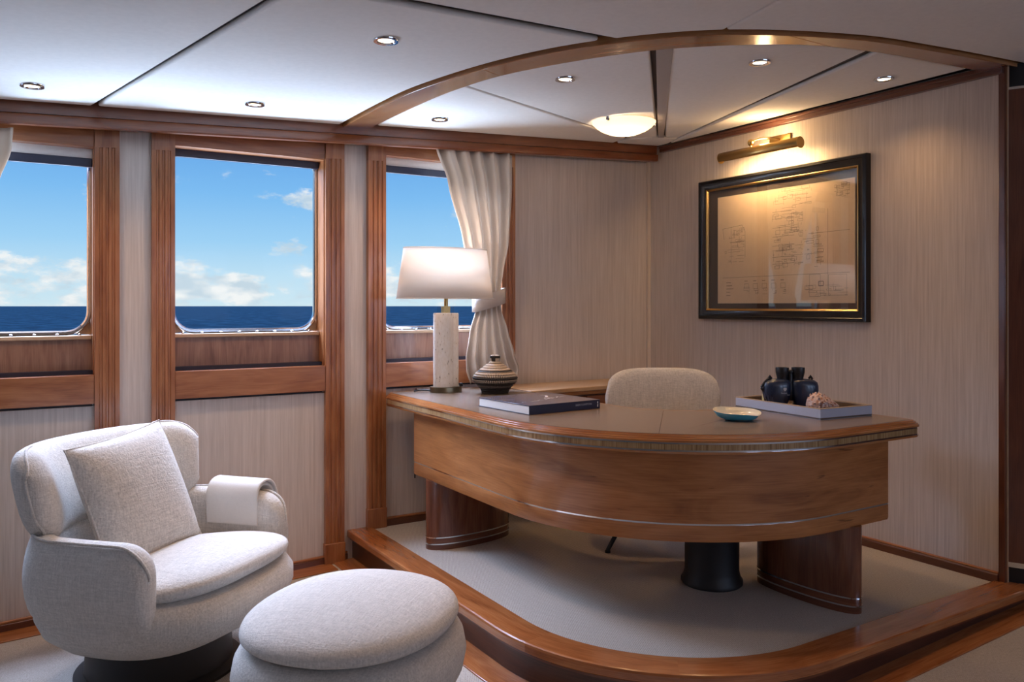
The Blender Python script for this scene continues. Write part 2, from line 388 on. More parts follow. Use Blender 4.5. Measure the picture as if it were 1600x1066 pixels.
M_BRONZE = plain('bronze base', (.22, .17, .10), .3, .9)
M_GOLD = plain('gilt fillet', (.70, .48, .2), .3, 1)
M_BLACK = plain('black lacquer', (.005, .005, .006), .25, coat=.2, spec=.35)
M_BLACKMAT = plain('matt black', (.012, .011, .012), .5)
M_LEATHER = plain('taupe desk leather', (.20, .145, .105), .26, spec=.6, bump=(220, .06))
M_GLASS = glass_mat('window glass', ior=1.10)
M_PICGLASS = glass_mat('picture glass', ior=1.9)
M_BLIND = plain('white roller blind', (.75, .75, .74), .6)
M_BLINDBAR = plain('navy blind bar', (.025, .03, .06), .35)
M_TRACK = plain('dark window track', (.02, .016, .03), .5)

# ------------------------------------------------------------------ heights that follow the ship's sheer
def zc(u): return 2.105+.0485*u            # underside of the ceiling panels
def zf(u): return -.212+.039*u             # lower saloon floor
zc2 = lambda x, y: zc(x)
zf2 = lambda x, y: zf(x)
V_WALL, U_WALL = 4.23, 3.73

# ------------------------------------------------------------------ sea
def make_sea():
    m, nt, N, L, P = mat('open sea'); tc = N.new('ShaderNodeTexCoord')
    mp = N.new('ShaderNodeMapping'); mp.inputs['Rotation'].default_value = (0, 0, R(20)); mp.inputs['Scale'].default_value = (1, .35, 1); L.new(tc.outputs['Object'], mp.inputs[0])
    n = N.new('ShaderNodeTexNoise'); n.inputs['Scale'].default_value = .12; n.inputs['Detail'].default_value = 9; n.inputs['Roughness'].default_value = .7; L.new(mp.outputs[0], n.inputs['Vector'])
    r = ramp_node(N, [(.42, (.026, .095, .15)), (.5, (.055, .165, .215)), (.60, (.13, .27, .35))]); L.new(n.outputs[0], r.inputs[0]); L.new(r.outputs[0], P.inputs['Base Color'])
    P.inputs['Roughness'].default_value = .55; P.inputs['Specular IOR Level'].default_value = .12
    b = MB(); s = 9000; pts = [(-s, 12), (s, 12), (s, 2*s), (-s, 2*s)]
    b.add([(x, y, -7.5) for x, y in pts], [(0, 1, 2, 3)]); tag(b.build('sea', m), kind='structure')
make_sea()

# ------------------------------------------------------------------ floors and the step
def make_floor():
    b = MB(); b.box(-5, 5.5, -3.6, 4.3, -.45, 0, ztop=zf)
    tag(b.build('floor', M_CARPET), kind='structure')
    # wooden border laid along the window wall and round the step
    t = struct_empty('trim_1')
    b = MB(); zb = lambda x, y: zf(x)
    b.poly([(-5, 4.09), (1.47, 4.09), (1.47, 4.23), (-5, 4.23)], 0, .006, zf=zb); b.build('border_board', M_NOSE, t, bevel=.002)
    p = lpath(1.60, 1.83, .82, 4.22, 5.2)
    b = MB(); b.sweep(p, normals(p), [(0.02, .006), (0.02, -.01), (-.115, -.01), (-.115, .006)], zf=zb); b.build('border_board', M_NOSE, t, bevel=.002)
make_floor()
def make_platform():
    o = struct_empty('floor_platform')
    n1 = lpath(1.57, 1.80, .85, 4.228, 5.2); nn = normals(n1)
    b = MB(); inner = offset(n1, .12); b.poly(inner+[(5.2, 4.3), (1.69, 4.3)], -.02, 0.0); b.build('carpet', M_CARPET, o)
    # riser under the overhanging nosing
    b = MB(); b.sweep(n1, nn, [(.03, -.035), (.03, -.30), (.06, -.30), (.06, -.035)]); b.build('riser', M_RISER, o)
    b = MB(); b.sweep(n1, nn, [(.016, -.028), (.016, -.044), (.032, -.05), (.032, -.028)]); b.build('riser_moulding', M_DARKWOOD, o)
    # nosing in boards with butt joints
    w = []
    for i, p in enumerate(n1):
        w.append(p)
    cuts = [0, 10, 23, len(n1)-1]
    for a, c in zip(cuts, cuts[1:]):
        seg = n1[a:c+1]; sn = nn[a:c+1]
        b = MB(); b.sweep(seg, sn, [(0, -.002), (.002, 0.006), (.008, .009), (.136, .009), (.14, .006), (.14, -.03), (.004, -.03), (0, -.026)])
        b.build('nosing_board', M_NOSE, o, angle=12)
make_platform()

# ------------------------------------------------------------------ walls
WIN = [(-.405, .345, 1.956), (.692, 1.442, 2.002), (1.786, 2.536, 2.060)]     # opening left, right, header underside
OPEN0 = .76
def make_walls():
    b = MB(); y0, y1 = V_WALL, 4.36
    edges = [-5.0]
    for l, r, h in WIN: edges += [l, r]
    edges.append(3.8)
    for k in range(0, len(edges), 2):
        b.box(edges[k], edges[k+1], y0, y1, -.4, 2.3)
    for l, r, h in WIN:
        b.box(l, r, y0, y1, -.4, OPEN0); b.box(l, r, y0, y1, h+.04, 2.3)
    tag(b.build('wall_left', M_WALL), kind='structure')
    b = MB(); b.box(3.70, 3.73, 4.218, 4.232, 0, 2.27); s = b.build('corner_strip', M_WALL); s.parent = bpy.data.objects['wall_left']
    b = MB(); b.box(U_WALL, 3.79, 1.925, 4.36, -.02, 2.3); tag(b.build('wall_right', M_WALL), kind='structure')
    b = MB(); b.box(-5.1, -5.0, -3.6, 4.36, -.5, 2.4); tag(b.build('wall_side', M_WALL), kind='structure')
    b = MB(); b.box(-5.1, 5.6, -3.6, -3.5, -.5, 2.5); tag(b.build('wall_back', M_WALL), kind='structure')
    b = MB(); b.box(5.5, 5.6, -3.6, 4.36, -.5, 2.5); b.box(3.8, 5.6, 4.3, 4.36, -.5, 2.5); tag(b.build('wall_far', M_DARKWOOD), kind='structure')
    # end post of the right wall with a pale lipping
    t = struct_empty('trim_2')
    b = MB(); b.box(3.722, 3.79, 1.897, 1.925, 0, 2.285); b.build('end_post', M_DARKWOOD, t, bevel=.003)
    b = MB(); b.box(3.736, 3.745, 1.892, 1.898, 0.009, 2.28); b.build('pale_lipping', M_LEDGE, t)
    # slim dark crown along the right wall
    b = MB(); b.box(3.70, 3.732, 1.9, 4.1, 2.247, 2.285); b.box(3.694, 3.732, 1.9, 4.1, 2.268, 2.285); tag(b.build('trim_3', M_DARKWOOD, bevel=.003), kind='structure')
    # skirtings
    def skirt(name, path, base, h):
        r = struct_empty(name); n = normals(path)
        b = MB(); b.sweep(path, n, [(0, base), (.016, base), (.016, h-.014), (.011, h-.008), (0, h-.008)]); b.build('skirting_board', M_DARKWOOD, r)
        b = MB(); b.sweep(path, n, [(0, h-.008), (.012, h-.008), (.013, h-.003), (.008, h), (0, h)]); b.build('cap_moulding', M_TEAK, r)
        return r
    def skirt_l(u0, u1, lower, r):
        zb = zf if lower else (lambda x: 0.0)
        b = MB(); b.box(u0, u1, 4.212, 4.23, 0, 0, zbot=lambda x: zb(x)-.01, ztop=lambda x: zb(x)+.036); b.build('skirting_board', M_DARKWOOD, r, bevel=.003)
        b = MB(); b.box(u0, u1, 4.217, 4.23, 0, 0, zbot=lambda x: zb(x)+.036, ztop=lambda x: zb(x)+.048); b.build('cap_moulding', M_TEAK, r, bevel=.003)
    r = struct_empty('baseboard_left')
    for u0, u1 in ((-5, -.51), (-.405, .345), (.442, .586), (.692, 1.442), (1.549, 1.57)): skirt_l(u0, u1, True, r)
    skirt_l(1.786, 2.536, False, r); skirt_l(2.63, 3.72, False, r)
    skirt('baseboard_right', [(3.73, 1.925), (3.73, 4.22)], 0, .048)
make_walls()

# curved dark wood bulkhead past the end of the right wall
def make_bulkhead():
    o = struct_empty('wall_curved')
    c, rad = (4.08, 2.03), .365
    p = [(c[0]+rad*cos(R(a)), c[1]+rad*sin(R(a))) for a in range(200, 331, 5)]; n = normals(p)
    b = MB(); b.sweep(p, n, [(0, .10), (0, 2.175), (.03, 2.175), (.03, .10)])
    # grain upright: swap the two texture directions
    b.uv = [[(y, x) for x, y in f] for f in b.uv]; b.build('bulkhead_panel', M_DARKWOOD, o)
    b = MB(); b.sweep(p, n, [(-.002, .078), (-.002, .10), (.03, .10), (.03, .078)]); b.build('steel_band', M_STEEL, o)
    b = MB(); b.sweep(p, n, [(.012, 0.0), (.012, .078), (.03, .078), (.03, 0)]); b.build('plinth', M_BLACKMAT, o)
    b = MB(); b.sweep(p, n, [(.004, 2.175), (.004, 2.187), (.03, 2.187), (.03, 2.175)]); b.build('top_band', M_STEEL, o)
    b = MB(); b.sweep(p, n, [(.02, 2.187), (.02, 2.29), (.05, 2.29), (.05, 2.187)]); b.build('upper_recess', M_BLACKMAT, o)
make_bulkhead()

# ------------------------------------------------------------------ windows
def pilaster(u0, u1, base, parent):
    b = MB(); w = u1-u0; yf, yb = 4.200, 4.232; ztop = lambda x: zc(x)-.135; cut = lambda x: zc(x)-.165
    # three stopped flutes between flat fillets, square block at the head and a plinth block at the foot
    xs = [0]
    for k in range(3):
        c = w*(.25+.25*k); xs += [c-.0075, c-.004, c+.004, c+.0075]
    xs.append(w); dep = [0]+[0, .006, .006, 0]*3+[0]
    pts = [(u0+x, yf+d) for x, d in zip(xs, dep)]+[(u1, yb), (u0, yb)]
    zb = base+.11; n = len(pts); V = [(x, y, zb) for x, y in pts]+[(x, y, cut(x)) for x, y in pts]
    ou = random.random()*4; F = []; U = []
    for i in range(n):
        j = (i+1) % n; F.append((i, j, n+j, n+i)); U.append([(V[a][2]+ou, V[a][0]+V[a][1]*.5) for a in (i, j, n+j, n+i)])
    F += [tuple(range(n)), tuple(range(n, 2*n))]; U += [[(0, 0)]*n]*2
    b.add(V, F, U); b.box(u0, u1, yf, yb, 0, 0, zbot=cut, ztop=lambda x: zc(x)-.06, grain=2)
    b.build('pilaster', M_TEAK, parent)
    b = MB(); b.box(u0-.004, u1+.004, yf-.006, yb, base, zb, grain=2); b.build('plinth_block', M_TEAK, parent, bevel=.003)
def make_window(i, l, r, h, blind):
    t = struct_empty('window_%d' % (i+1))
    basel = 0.0 if i == 2 else zf(l-.05); baser = 0.0 if i == 2 else zf(r+.05)
    pilaster(l-.104, l, basel, t); pilaster(r, r+.104 if i != 2 else r+.094, baser, t)
    b = MB(); b.box(l, r, 4.212, 4.30, h, 2.2, grain=0, ztop=lambda x: zc(x)-.06); b.build('header', M_TEAK, t, bevel=.003)
    b = MB(); b.box(l, r, 4.205, 4.25, .772, .907, grain=0); b.build('rail', M_TEAK, t, bevel=.003)
    for x0, x1 in ((l-.012, l+.004), (r-.004, r+.012)):
        b = MB(); b.box(x0, x1, 4.225, 4.40, .78, h+.03, grain=2); b.build('reveal', M_TEAK, t)
    b = MB(); b.box(l+.004, r-.004, 4.30, 4.32, .90, 1.075, grain=2); b.build('sill_panel', M_PANEL, t)
    b = MB(); b.box(l+.004, r-.004, 4.252, 4.30, .76, .925, grain=0); b.build('blind_track', M_TRACK, t)
    b = MB(); b.box(l+.004, r-.004, 4.288, 4.40, 1.067, 1.086, grain=0); b.build('sill_ledge', M_LEDGE, t, bevel=.004)
    # polished ring of the port with rounded corners, its outer plate and dome-headed bolts
    zl, zh = 1.098, h+.05; pts = roundpoly([(l+.012, zl), (r-.012, zl), (r-.012, zh), (l+.012, zh)], [.10]*4)
    def ring(off, y): return [(x, y, z) for x, z in offset(pts, off, True)]
    rg = [ring(-.012, 4.355), ring(-.012, 4.338), ring(-.006, 4.330), ring(.004, 4.330), ring(.010, 4.336), ring(.010, 4.355)]
    b = MB(); b.loft(rg); b.build('port_ring', M_STEEL, t)
    outer = [(l-.01, zl-.02), (r+.01, zl-.02), (r+.01, zh+.02), (l-.01, zh+.02)]
    inner = offset(pts, -.002, True)
    # the flat plate between ring and reveal: four corner gussets
    b = MB(); n = len(inner); q = n//4
    for k in range(4):
        arc = inner[k*q:(k+1)*q]; cpt = (arc[0][0] if k % 2 else arc[-1][0], arc[0][1] if k % 2 == 0 else arc[-1][1])
        cx = l if k in (0, 3) else r; cz = zl-.01 if k < 2 else zh+.01
        V = [(cx, 4.350, cz)]+[(x, 4.350, z) for x, z in arc]
        b.add(V, [(0, a, a+1) for a in range(1, len(V)-1)])
    b.build('port_gusset', M_LEDGE, t)
    for k in range(8):
        x = l+.055+k*(r-l-.11)/7; b = MB(); b.lathe([(.0075, 0), (.0075, .004), (.006, .008), (.003, .010)], 10, (x, 4.312, 1.086)); b.build('bolt', M_STEEL, t)
    b = MB(); b.box(l, r, 4.345, 4.351, zl-.02, zh); b.build('glass_pane', M_GLASS, t)
    if blind:
        b = MB(); b.box(l+.004, r-.004, 4.268, 4.276, h-.045, h+.05); b.build('roller_blind', M_BLIND, t)
        b = MB(); b.box(l+.004, r-.004, 4.262, 4.284, h-.085, h-.043); b.build('blind_bar', M_BLINDBAR, t, bevel=.005)
    else:
        b = MB(); b.box(l+.006, r-.006, 4.300, 4.325, h-.037, h+.06); b.build('blind_bar', M_BLINDBAR, t, bevel=.005)
for i, (l, r, h) in enumerate(WIN): make_window(i, l, r, h, i != 1)

# ------------------------------------------------------------------ pelmet beam, ceiling, arch
def make_pelmet():
    o = struct_empty('trim_4'); ua, ub = -5, 3.69
    def strip(name, prof, m):
        b = MB(); V = []
        for u in (ua, ub): V += [(u, y, zc(u)+z) for y, z in prof]
        n = len(prof); F = []; U = []; Q = [0]
        for j in range(1, n+1):
            a, c = prof[j-1], prof[j % n]; Q.append(Q[-1]+math.hypot(c[0]-a[0], c[1]-a[1]))
        for j in range(n):
            k = (j+1) % n; F.append((j, k, n+k, n+j)); U.append([(ua, Q[j]), (ua, Q[j+1]), (ub, Q[j+1]), (ub, Q[j])])
        F += [tuple(range(n)), tuple(range(n, 2*n))]; U += [[(p[0], p[1]) for p in prof]]*2
        b.add(V, F, U); b.build(name, m, o)
    strip('upper_fascia', [(4.112, .02), (4.112, -.046), (4.14, -.046), (4.14, .02)], M_PELMET)
    strip('lower_fascia', [(4.118, -.046), (4.104, -.050), (4.100, -.056), (4.100, -.090), (4.105, -.096), (4.14, -.096), (4.14, -.046)], M_PELMET)
make_pelmet()
ARCH_O = spline([(1.505, 4.12), (1.507, 3.6), (1.535, 3.2), (1.66, 2.72), (1.86, 2.37), (2.19, 2.09), (2.69, 1.925), (3.15, 1.885), (3.85, 1.87), (5.4, 1.86)])
ARCH_I = spline([(1.668, 4.12), (1.672, 3.6), (1.70, 3.2), (1.80, 2.83), (2.10, 2.38), (2.53, 2.10), (2.95, 2.02), (3.40, 2.01), (3.85, 2.01), (5.4, 2.0)])
def clip_arch(path, p0, p1):
    """the run of an arch curve between the points nearest p0 and p1"""
    near = lambda p: min(range(len(path)), key=lambda i: (path[i][0]-p[0])**2+(path[i][1]-p[1])**2)
    a, b = near(p0), near(p1); return path[a:b+1] if a <= b else path[b:a+1][::-1]
def make_ceiling():
    b = MB(); b.box(-5, 5.5, -3.6, 4.36, 0, 0, zbot=lambda x: zc(x)+.022, ztop=lambda x: zc(x)+.1)
    c = b.build('ceiling', M_GAP); tag(c, kind='structure')
    def panel(pts, name='ceiling_panel', m=None, z0=0, z1=.024):
        b = MB(); b.poly(offset(pts, .004, True) if area2(pts) > 0 else offset(pts, -.004, True), z0, z1, zf=zc2); return b.build(name, m or M_CEIL, c, bevel=.010, segs=3)
    og = offset(ARCH_O, -.012)
    panel([(-5, 4.1), (-5, 1.955), (.694, 2.291), (.328, 4.1)])
    a = clip_arch(og, (1.5, 4.12), (1.85, 2.37)); panel([(.344, 4.1), (.709, 2.303)]+a[::-1][0:1]+a[::-1][1:])
    a = clip_arch(og, (1.87, 2.34), (2.18, 2.08)); panel([(-5, 1.935), (-5, -3.5), (.86, -3.5)]+a[::-1])
    a = clip_arch(og, (2.21, 2.07), (5.4, 1.85)); panel([(.876, -3.5), (5.4, -3.5)]+a[::-1])
    # bay inside the arch: leaves fanning from the corner
    ig = offset(ARCH_I, .010); z0, z1 = .004, .026
    a = clip_arch(ig, (1.67, 4.12), (1.69, 3.17)); panel([(3.31, 4.1), (1.69, 4.1)]+a[1:]+[(3.29, 3.95)], z0=z0, z1=z1)
    a = clip_arch(ig, (1.71, 3.13), (2.06, 2.42)); panel(a+[(2.097, 2.372), (3.447, 3.83), (3.302, 3.937)], z0=z0, z1=z1)
    a = clip_arch(ig, (2.17, 2.32), (2.93, 2.03)); panel(a+[(3.603, 3.815), (3.492, 3.822)], z0=z0, z1=z1)
    a = clip_arch(ig, (2.98, 2.02), (3.70, 2.01)); panel(a+[(3.70, 4.0), (3.622, 3.81)], z0=z0, z1=z1)
    panel([(3.32, 3.962), (3.45, 3.848), (3.62, 3.832), (3.69, 4.0), (3.69, 4.1), (3.33, 4.1)], z0=z0, z1=z1)
    b = MB(); b.poly([(2.106, 2.352), (2.166, 2.320), (3.487, 3.822), (3.451, 3.834)], .0, .026, zf=zc2); b.build('ceiling_strip', M_STRIP, c, bevel=.002)
    t = struct_empty('trim_5'); n = len(ARCH_O); cuts = [0, 22, 44, n-1]
    for a, e in zip(cuts, cuts[1:]):
        rings = []
        for k in range(a, e+1):
            (x0, y0), (x1, y1) = ARCH_O[k], ARCH_I[k]
            rings.append([(x0, y0, zc(x0)+.03), (x0, y0, zc(x0)-.012), (x1, y1, zc(x1)-.002), (x1, y1, zc(x1)+.03)])
        b = MB(); b.loft(rings, True, True, True); b.uv = [[(y, x) for x, y in f] for f in b.uv]; b.build('arch_board', M_ARCH, t, bevel=.002)
make_ceiling()

# ------------------------------------------------------------------ lights in the ceiling
M_LAMP = plain('halogen lamp glow', (1, .9, .75), .4, emit=(1, .80, .52), es=5)
WARM = (1, .60, .29)
DL = [(.087, 3.786, 'chrome ceiling spotlight above the leftmost window', 0),
      (.967, 3.794, 'chrome ceiling spotlight above the middle window', 0),
      (1.132, 2.664, 'largest looking chrome ceiling spotlight in the open panel outside the arch', 0),
      (1.924, 3.817, 'chrome ceiling spotlight in the arch bay above the table lamp window', .03),
      (2.053, 2.872, 'chrome ceiling spotlight in the arch bay left of the grey strip', .03),
      (2.655, 2.33, 'chrome ceiling spotlight in the arch bay right of the grey strip', .03),
      (3.446, 2.293, 'chrome ceiling spotlight nearest the right wall, above the picture', .03)]
def make_downlight(u, v, label, k):
    z = zc(u)+(.004 if k else 0)
    o = thing('recessed_spotlight', label, 'ceiling light', (u, v, z), 0, 'recessed ceiling spotlights')
    b = MB(); b.lathe([(.029, -.0032), (.033, -.008), (.043, -.008), (.045, -.003), (.045, .002)], 36, cap0=False, cap1=False); b.build('trim_ring', M_STEEL, o)
    b = MB(); b.lathe([(.031, -.0055), (.0285, -.0028)], 36, cap0=False, cap1=False); b.build('reflector', M_STEEL, o)
    b = MB(); b.lathe([(.0286, -.0030), (.0286, -.0022)], 24); b.build('lamp_face', M_LAMP, o)
    l = bpy.data.lights.new('spot_beam', 'SPOT'); l.energy = 8 if u > 3 else 20; l.color = WARM; l.spot_size = R(125); l.spot_blend = 1.0; l.shadow_soft_size = .025
    s = bpy.data.objects.new('spot_beam', l); COL.objects.link(s); s.location = (0, 0, -.012); s.parent = o
for a in DL: make_downlight(*a)
def make_dome():
    u, v = 2.90, 3.50; z = zc(u)+.004
    o = thing('ceiling_dome_light', 'frosted glass bowl ceiling light with two steel clips in the arch bay', 'ceiling light', (u, v, z))
    gl = translucent('frosted alabaster glass', (.78, .70, .58), (.9, .78, .58), .5, (1, .82, .58), .16)
    b = MB(); b.lathe([(.175, -.012), (.172, -.018), (.155, -.036), (.125, -.056), (.085, -.072), (.04, -.081), (.004, -.084)], 56, cap0=False); b.build('glass_bowl', gl, o)
    b = MB(); b.lathe([(.13, 0), (.13, -.014), (.125, -.016)], 48); b.build('backplate', plain('cream backplate', (.6, .52, .42), .5), o)
    for a in (200, 335, 85):
        b = MB(); x, y = .168*cos(R(a)), .168*sin(R(a)); b.lathe([(.011, .004), (.011, -.026), (.007, -.031)], 14, (x, y, 0)); b.build('clip', M_STEEL, o)
    l = bpy.data.lights.new('bowl_bulb', 'POINT'); l.energy = 9; l.color = (1, .72, .46); l.shadow_soft_size = .05
    s = bpy.data.objects.new('bowl_bulb', l); COL.objects.link(s); s.location = (0, 0, -.04); s.parent = o
make_dome()

# ------------------------------------------------------------------ curtains
def curtain_mesh(keyl, keyr, ztop, zbot, v0, folds, amp, seed, nu=150, nz=60, tie=None):
    rnd = random.Random(seed); ph = [rnd.random()*6 for _ in range(4)]; rings = []
    for i in range(nz+1):
        z = zbot+(ztop-zbot)*i/nz; a, c = lerp_key(keyl, z), lerp_key(keyr, z); row = []
        g = 1.0
        if tie: g = .55+.45*min(1, abs(z-tie)/.25)
        for k in range(nu+1):
            s = k/nu; sw = s+.012*sin(ph[0]+s*9+z*2)
            f = sin(2*pi*folds*sw+ph[1])+.35*sin(2*pi*folds*1.9*sw+ph[2]+z*1.5)
            row.append((a+(c-a)*s, v0+amp*g*f, z))
        rings.append(row)
    b = MB(); b.loft(rings, closed=False); return b
def make_curtains():
    def ux(x): 
        t = (x-800)/1273; return 4.14*(.5272+.8497*t)/(.8497-.5272*t)
    zy = {235: 2.125, 295: 1.93, 385: 1.60, 430: 1.44, 452: 1.33, 468: 1.265, 484: 1.205, 520: 1.07, 557: .925, 580: .845, 599: .77}
    kl = [(zy[235], ux(679.5)), (zy[295], ux(699)), (zy[385], ux(723)), (zy[430], ux(735)), (zy[452], ux(743)), (zy[484], ux(744)), (zy[520], ux(733)), (zy[557], ux(726)), (zy[580], ux(727)), (zy[599], ux(733))]
    kr = [(zy[235], ux(804)), (zy[295], ux(804)), (zy[385], ux(799)), (zy[430], ux(790)), (zy[452], ux(785)), (zy[484], ux(786)), (zy[520], ux(797)), (zy[557], ux(808)), (zy[580], ux(815)), (zy[599], ux(812))]
    o = thing('curtain', 'cream curtain tied back beside the third window and table lamp', 'curtain', (2.45, 4.15, .77))
    b = curtain_mesh(kl, kr, 2.13, .775, 4.152, 5.6, .026, 5, tie=1.26)
    b.v = [(x-2.45, y-4.15, z-.77) for x, y, z in b.v]
    c = b.build('cloth', M_CURTAIN, o, angle=80); sd = c.modifiers.new('th', 'SOLIDIFY'); sd.thickness = .003; sd.offset = 0
    # tieback: a flat band wrapped round the gathered cloth, dipping to the left
    ul, ur = ux(742), ux(788); cu = (ul+ur)/2; hw = (ur-ul)/2+.006; rings = []
    for k in range(48):
        a = 2*pi*k/48; x = cu+hw*math.copysign(abs(cos(a))**.7, cos(a)); y = 4.150+.046*math.copysign(abs(sin(a))**.7, sin(a)); dz = .028*(x-cu)/hw
        rings.append([(x-2.45, y-4.15, z+dz-.77) for z in (1.215, 1.26, 1.305)])
    b = MB(); b.loft(rings, closed=False, wrap=True); c = b.build('tieback', M_CURTAIN, o, angle=80); sd = c.modifiers.new('th', 'SOLIDIFY'); sd.thickness = .005
    o = thing('curtain', 'cream curtain at the left edge of the leftmost window', 'curtain', (-.3, 4.15, .77))
    kl = [(2.0, -.62), (1.3, -.62), (.8, -.62)]; kr = [(2.0, .025), (1.9, .018), (1.75, -.03), (1.5, -.12), (1.3, -.3), (1.2, -.3), (.8, -.2)]
    b = curtain_mesh(kl, kr, 1.995, .78, 4.152, 8.5, .021, 9); b.v = [(x+.3, y-4.15, z-.77) for x, y, z in b.v]
    c = b.build('cloth', M_CURTAIN, o, angle=80); sd = c.modifiers.new('th', 'SOLIDIFY'); sd.thickness = .003; sd.offset = 0
make_curtains()

# ------------------------------------------------------------------ desk
def make_desk():
    o = thing('desk', 'curved varnished teak desk with taupe leather top on the raised carpet', 'desk', (2.2, 2.5, 0))
    def B(b, name, m, **k):
        b.v = [(x-2.2, y-2.5, z) for x, y, z in b.v]; return b.build(name, m, o, **k)
    rim = roundpoly([(1.755, 4.19), (1.755, 1.98), (3.25, 1.98), (3.25, 2.70), (2.49, 2.70), (2.49, 4.19)], [.07, .97, .045, .03, .32, .02])
    nr = normals(rim, True)
    # stepped edge moulding, reeded band, two steel fillets, underside board
    b = MB(); b.sweep(rim, nr, [(.036, .7485), (.022, .7500), (.0205, .7455), (.014, .7450), (.0125, .7395), (.006, .7385), (.004, .7325), (0, .731), (0, .7235), (.004, .7225), (.036, .7225)], closed=True); B(b, 'edge_moulding', M_EDGE, angle=25)
    b = MB(); b.sweep(rim, nr, [(.005, .7165), (.005, .7225), (.03, .7225), (.03, .7165)], closed=True); B(b, 'steel_fillet', M_STEEL)
    b = MB(); b.sweep(rim, nr, [(.007, .7165), (.03, .7165), (.03, .6945), (.007, .6945)], closed=True); b.uv = [[(x*40, y) for x, y in f] for f in b.uv]; B(b, 'reeded_band', M_BAND)
    b = MB(); b.sweep(rim, nr, [(.005, .6885), (.005, .6945), (.03, .6945), (.03, .6885)], closed=True); B(b, 'steel_fillet', M_STEEL)
    b = MB(); b.sweep(rim, nr, [(.003, .6885), (.03, .6885), (.03, .680), (.006, .680)], closed=True); B(b, 'lower_moulding', M_EDGE)
    b = MB(); b.poly(offset(rim, .02, True), .684, .722); B(b, 'top_board', M_APRON)
    # leather top in two skins meeting at a seam on the bend
    lp = offset(rim, .034, True); near = lambda p: min(range(len(lp)), key=lambda i: (lp[i][0]-p[0])**2+(lp[i][1]-p[1])**2)
    i0, i1 = near((2.06, 2.26)), near((2.60, 2.83)); A = lp[i0:i1+1]; Bq = lp[i1:]+lp[:i0+1]
    for q in (A, Bq):
        b = MB(); b.poly(offset(q, .0006, True), .722, .7497); B(b, 'leather_inlay', M_LEATHER)
    # apron: curved front board above a steel line and lower rail
    ap = lpath(1.755, 1.98, .97, 3.90, 3.095, off=.06, na=40); an = normals(ap)
    b = MB(); b.sweep(ap, an, [(0, .684), (0, .411), (.03, .411), (.03, .684)]); B(b, 'apron', M_APRON)
    b = MB(); b.sweep(ap, an, [(.0015, .411), (.0015, .4045), (.03, .4045), (.03, .411)]); B(b, 'steel_line', M_STEEL)
    b = MB(); b.sweep(ap, an, [(0, .4045), (0, .352), (.004, .342), (.03, .342), (.03, .4045)]); B(b, 'lower_rail', M_APRON)
    # end cabinets behind the apron
    b = MB(); b.box(1.845, 2.42, 3.15, 3.898, .342, .684, grain=0); B(b, 'drawer_cabinet', M_APRON, bevel=.003)
    b = MB(); b.box(2.62, 3.093, 2.070, 2.64, .342, .684, grain=1); B(b, 'drawer_cabinet', M_APRON, bevel=.003)
    for k in range(3):
        z = .352+k*.11
        b = MB(); b.box(2.42, 2.432, 3.17, 3.88, z, z+.104, grain=1); d = B(b, 'drawer', M_APRON, bevel=.002)
        b = MB(); b.tube([(2.447, 3.44, z+.055), (2.447, 3.61, z+.055)], .005, 8); b.v = [(x-2.2, y-2.5, z_) for x, y, z_ in b.v]; b.build('drawer_pull', M_STEEL, d)
        b = MB(); b.box(2.64, 3.08, 2.64, 2.652, z, z+.104, grain=0); d = B(b, 'drawer', M_APRON, bevel=.002)
        b = MB(); b.tube([(2.80, 2.667, z+.055), (2.95, 2.667, z+.055)], .005, 8); b.v = [(x-2.2, y-2.5, z_) for x, y, z_ in b.v]; b.build('drawer_pull', M_STEEL, d)
    for (cx, cy, a, c, rot) in ((2.05, 3.735, .252, .088, 6), (2.876, 2.272, .070, .250, 2)):
        def ped(prof, name, m, up=False):
            b = MB(); b.lathe(prof, 72, (0, 0, 0), a, c, ex=2.25); q = R(rot)
            b.v = [(cx+x*cos(q)-y*sin(q), cy+x*sin(q)+y*cos(q), z) for x, y, z in b.v]
            if up: b.uv = [[(y, x) for x, y in f] for f in b.uv]
            B(b, name, m)
        ped([(1, 0), (1, .026)], 'pedestal_foot', M_DARKWOOD)
        ped([(1.012, .026), (1.012, .032)], 'steel_band', M_STEEL)
        ped([(1, .032), (1, .058)], 'pedestal_band', M_PED)
        ped([(1.012, .058), (1.012, .064)], 'steel_band', M_STEEL)
        ped([(1, .064), (1, .345)], 'pedestal', M_PED, True)
make_desk()

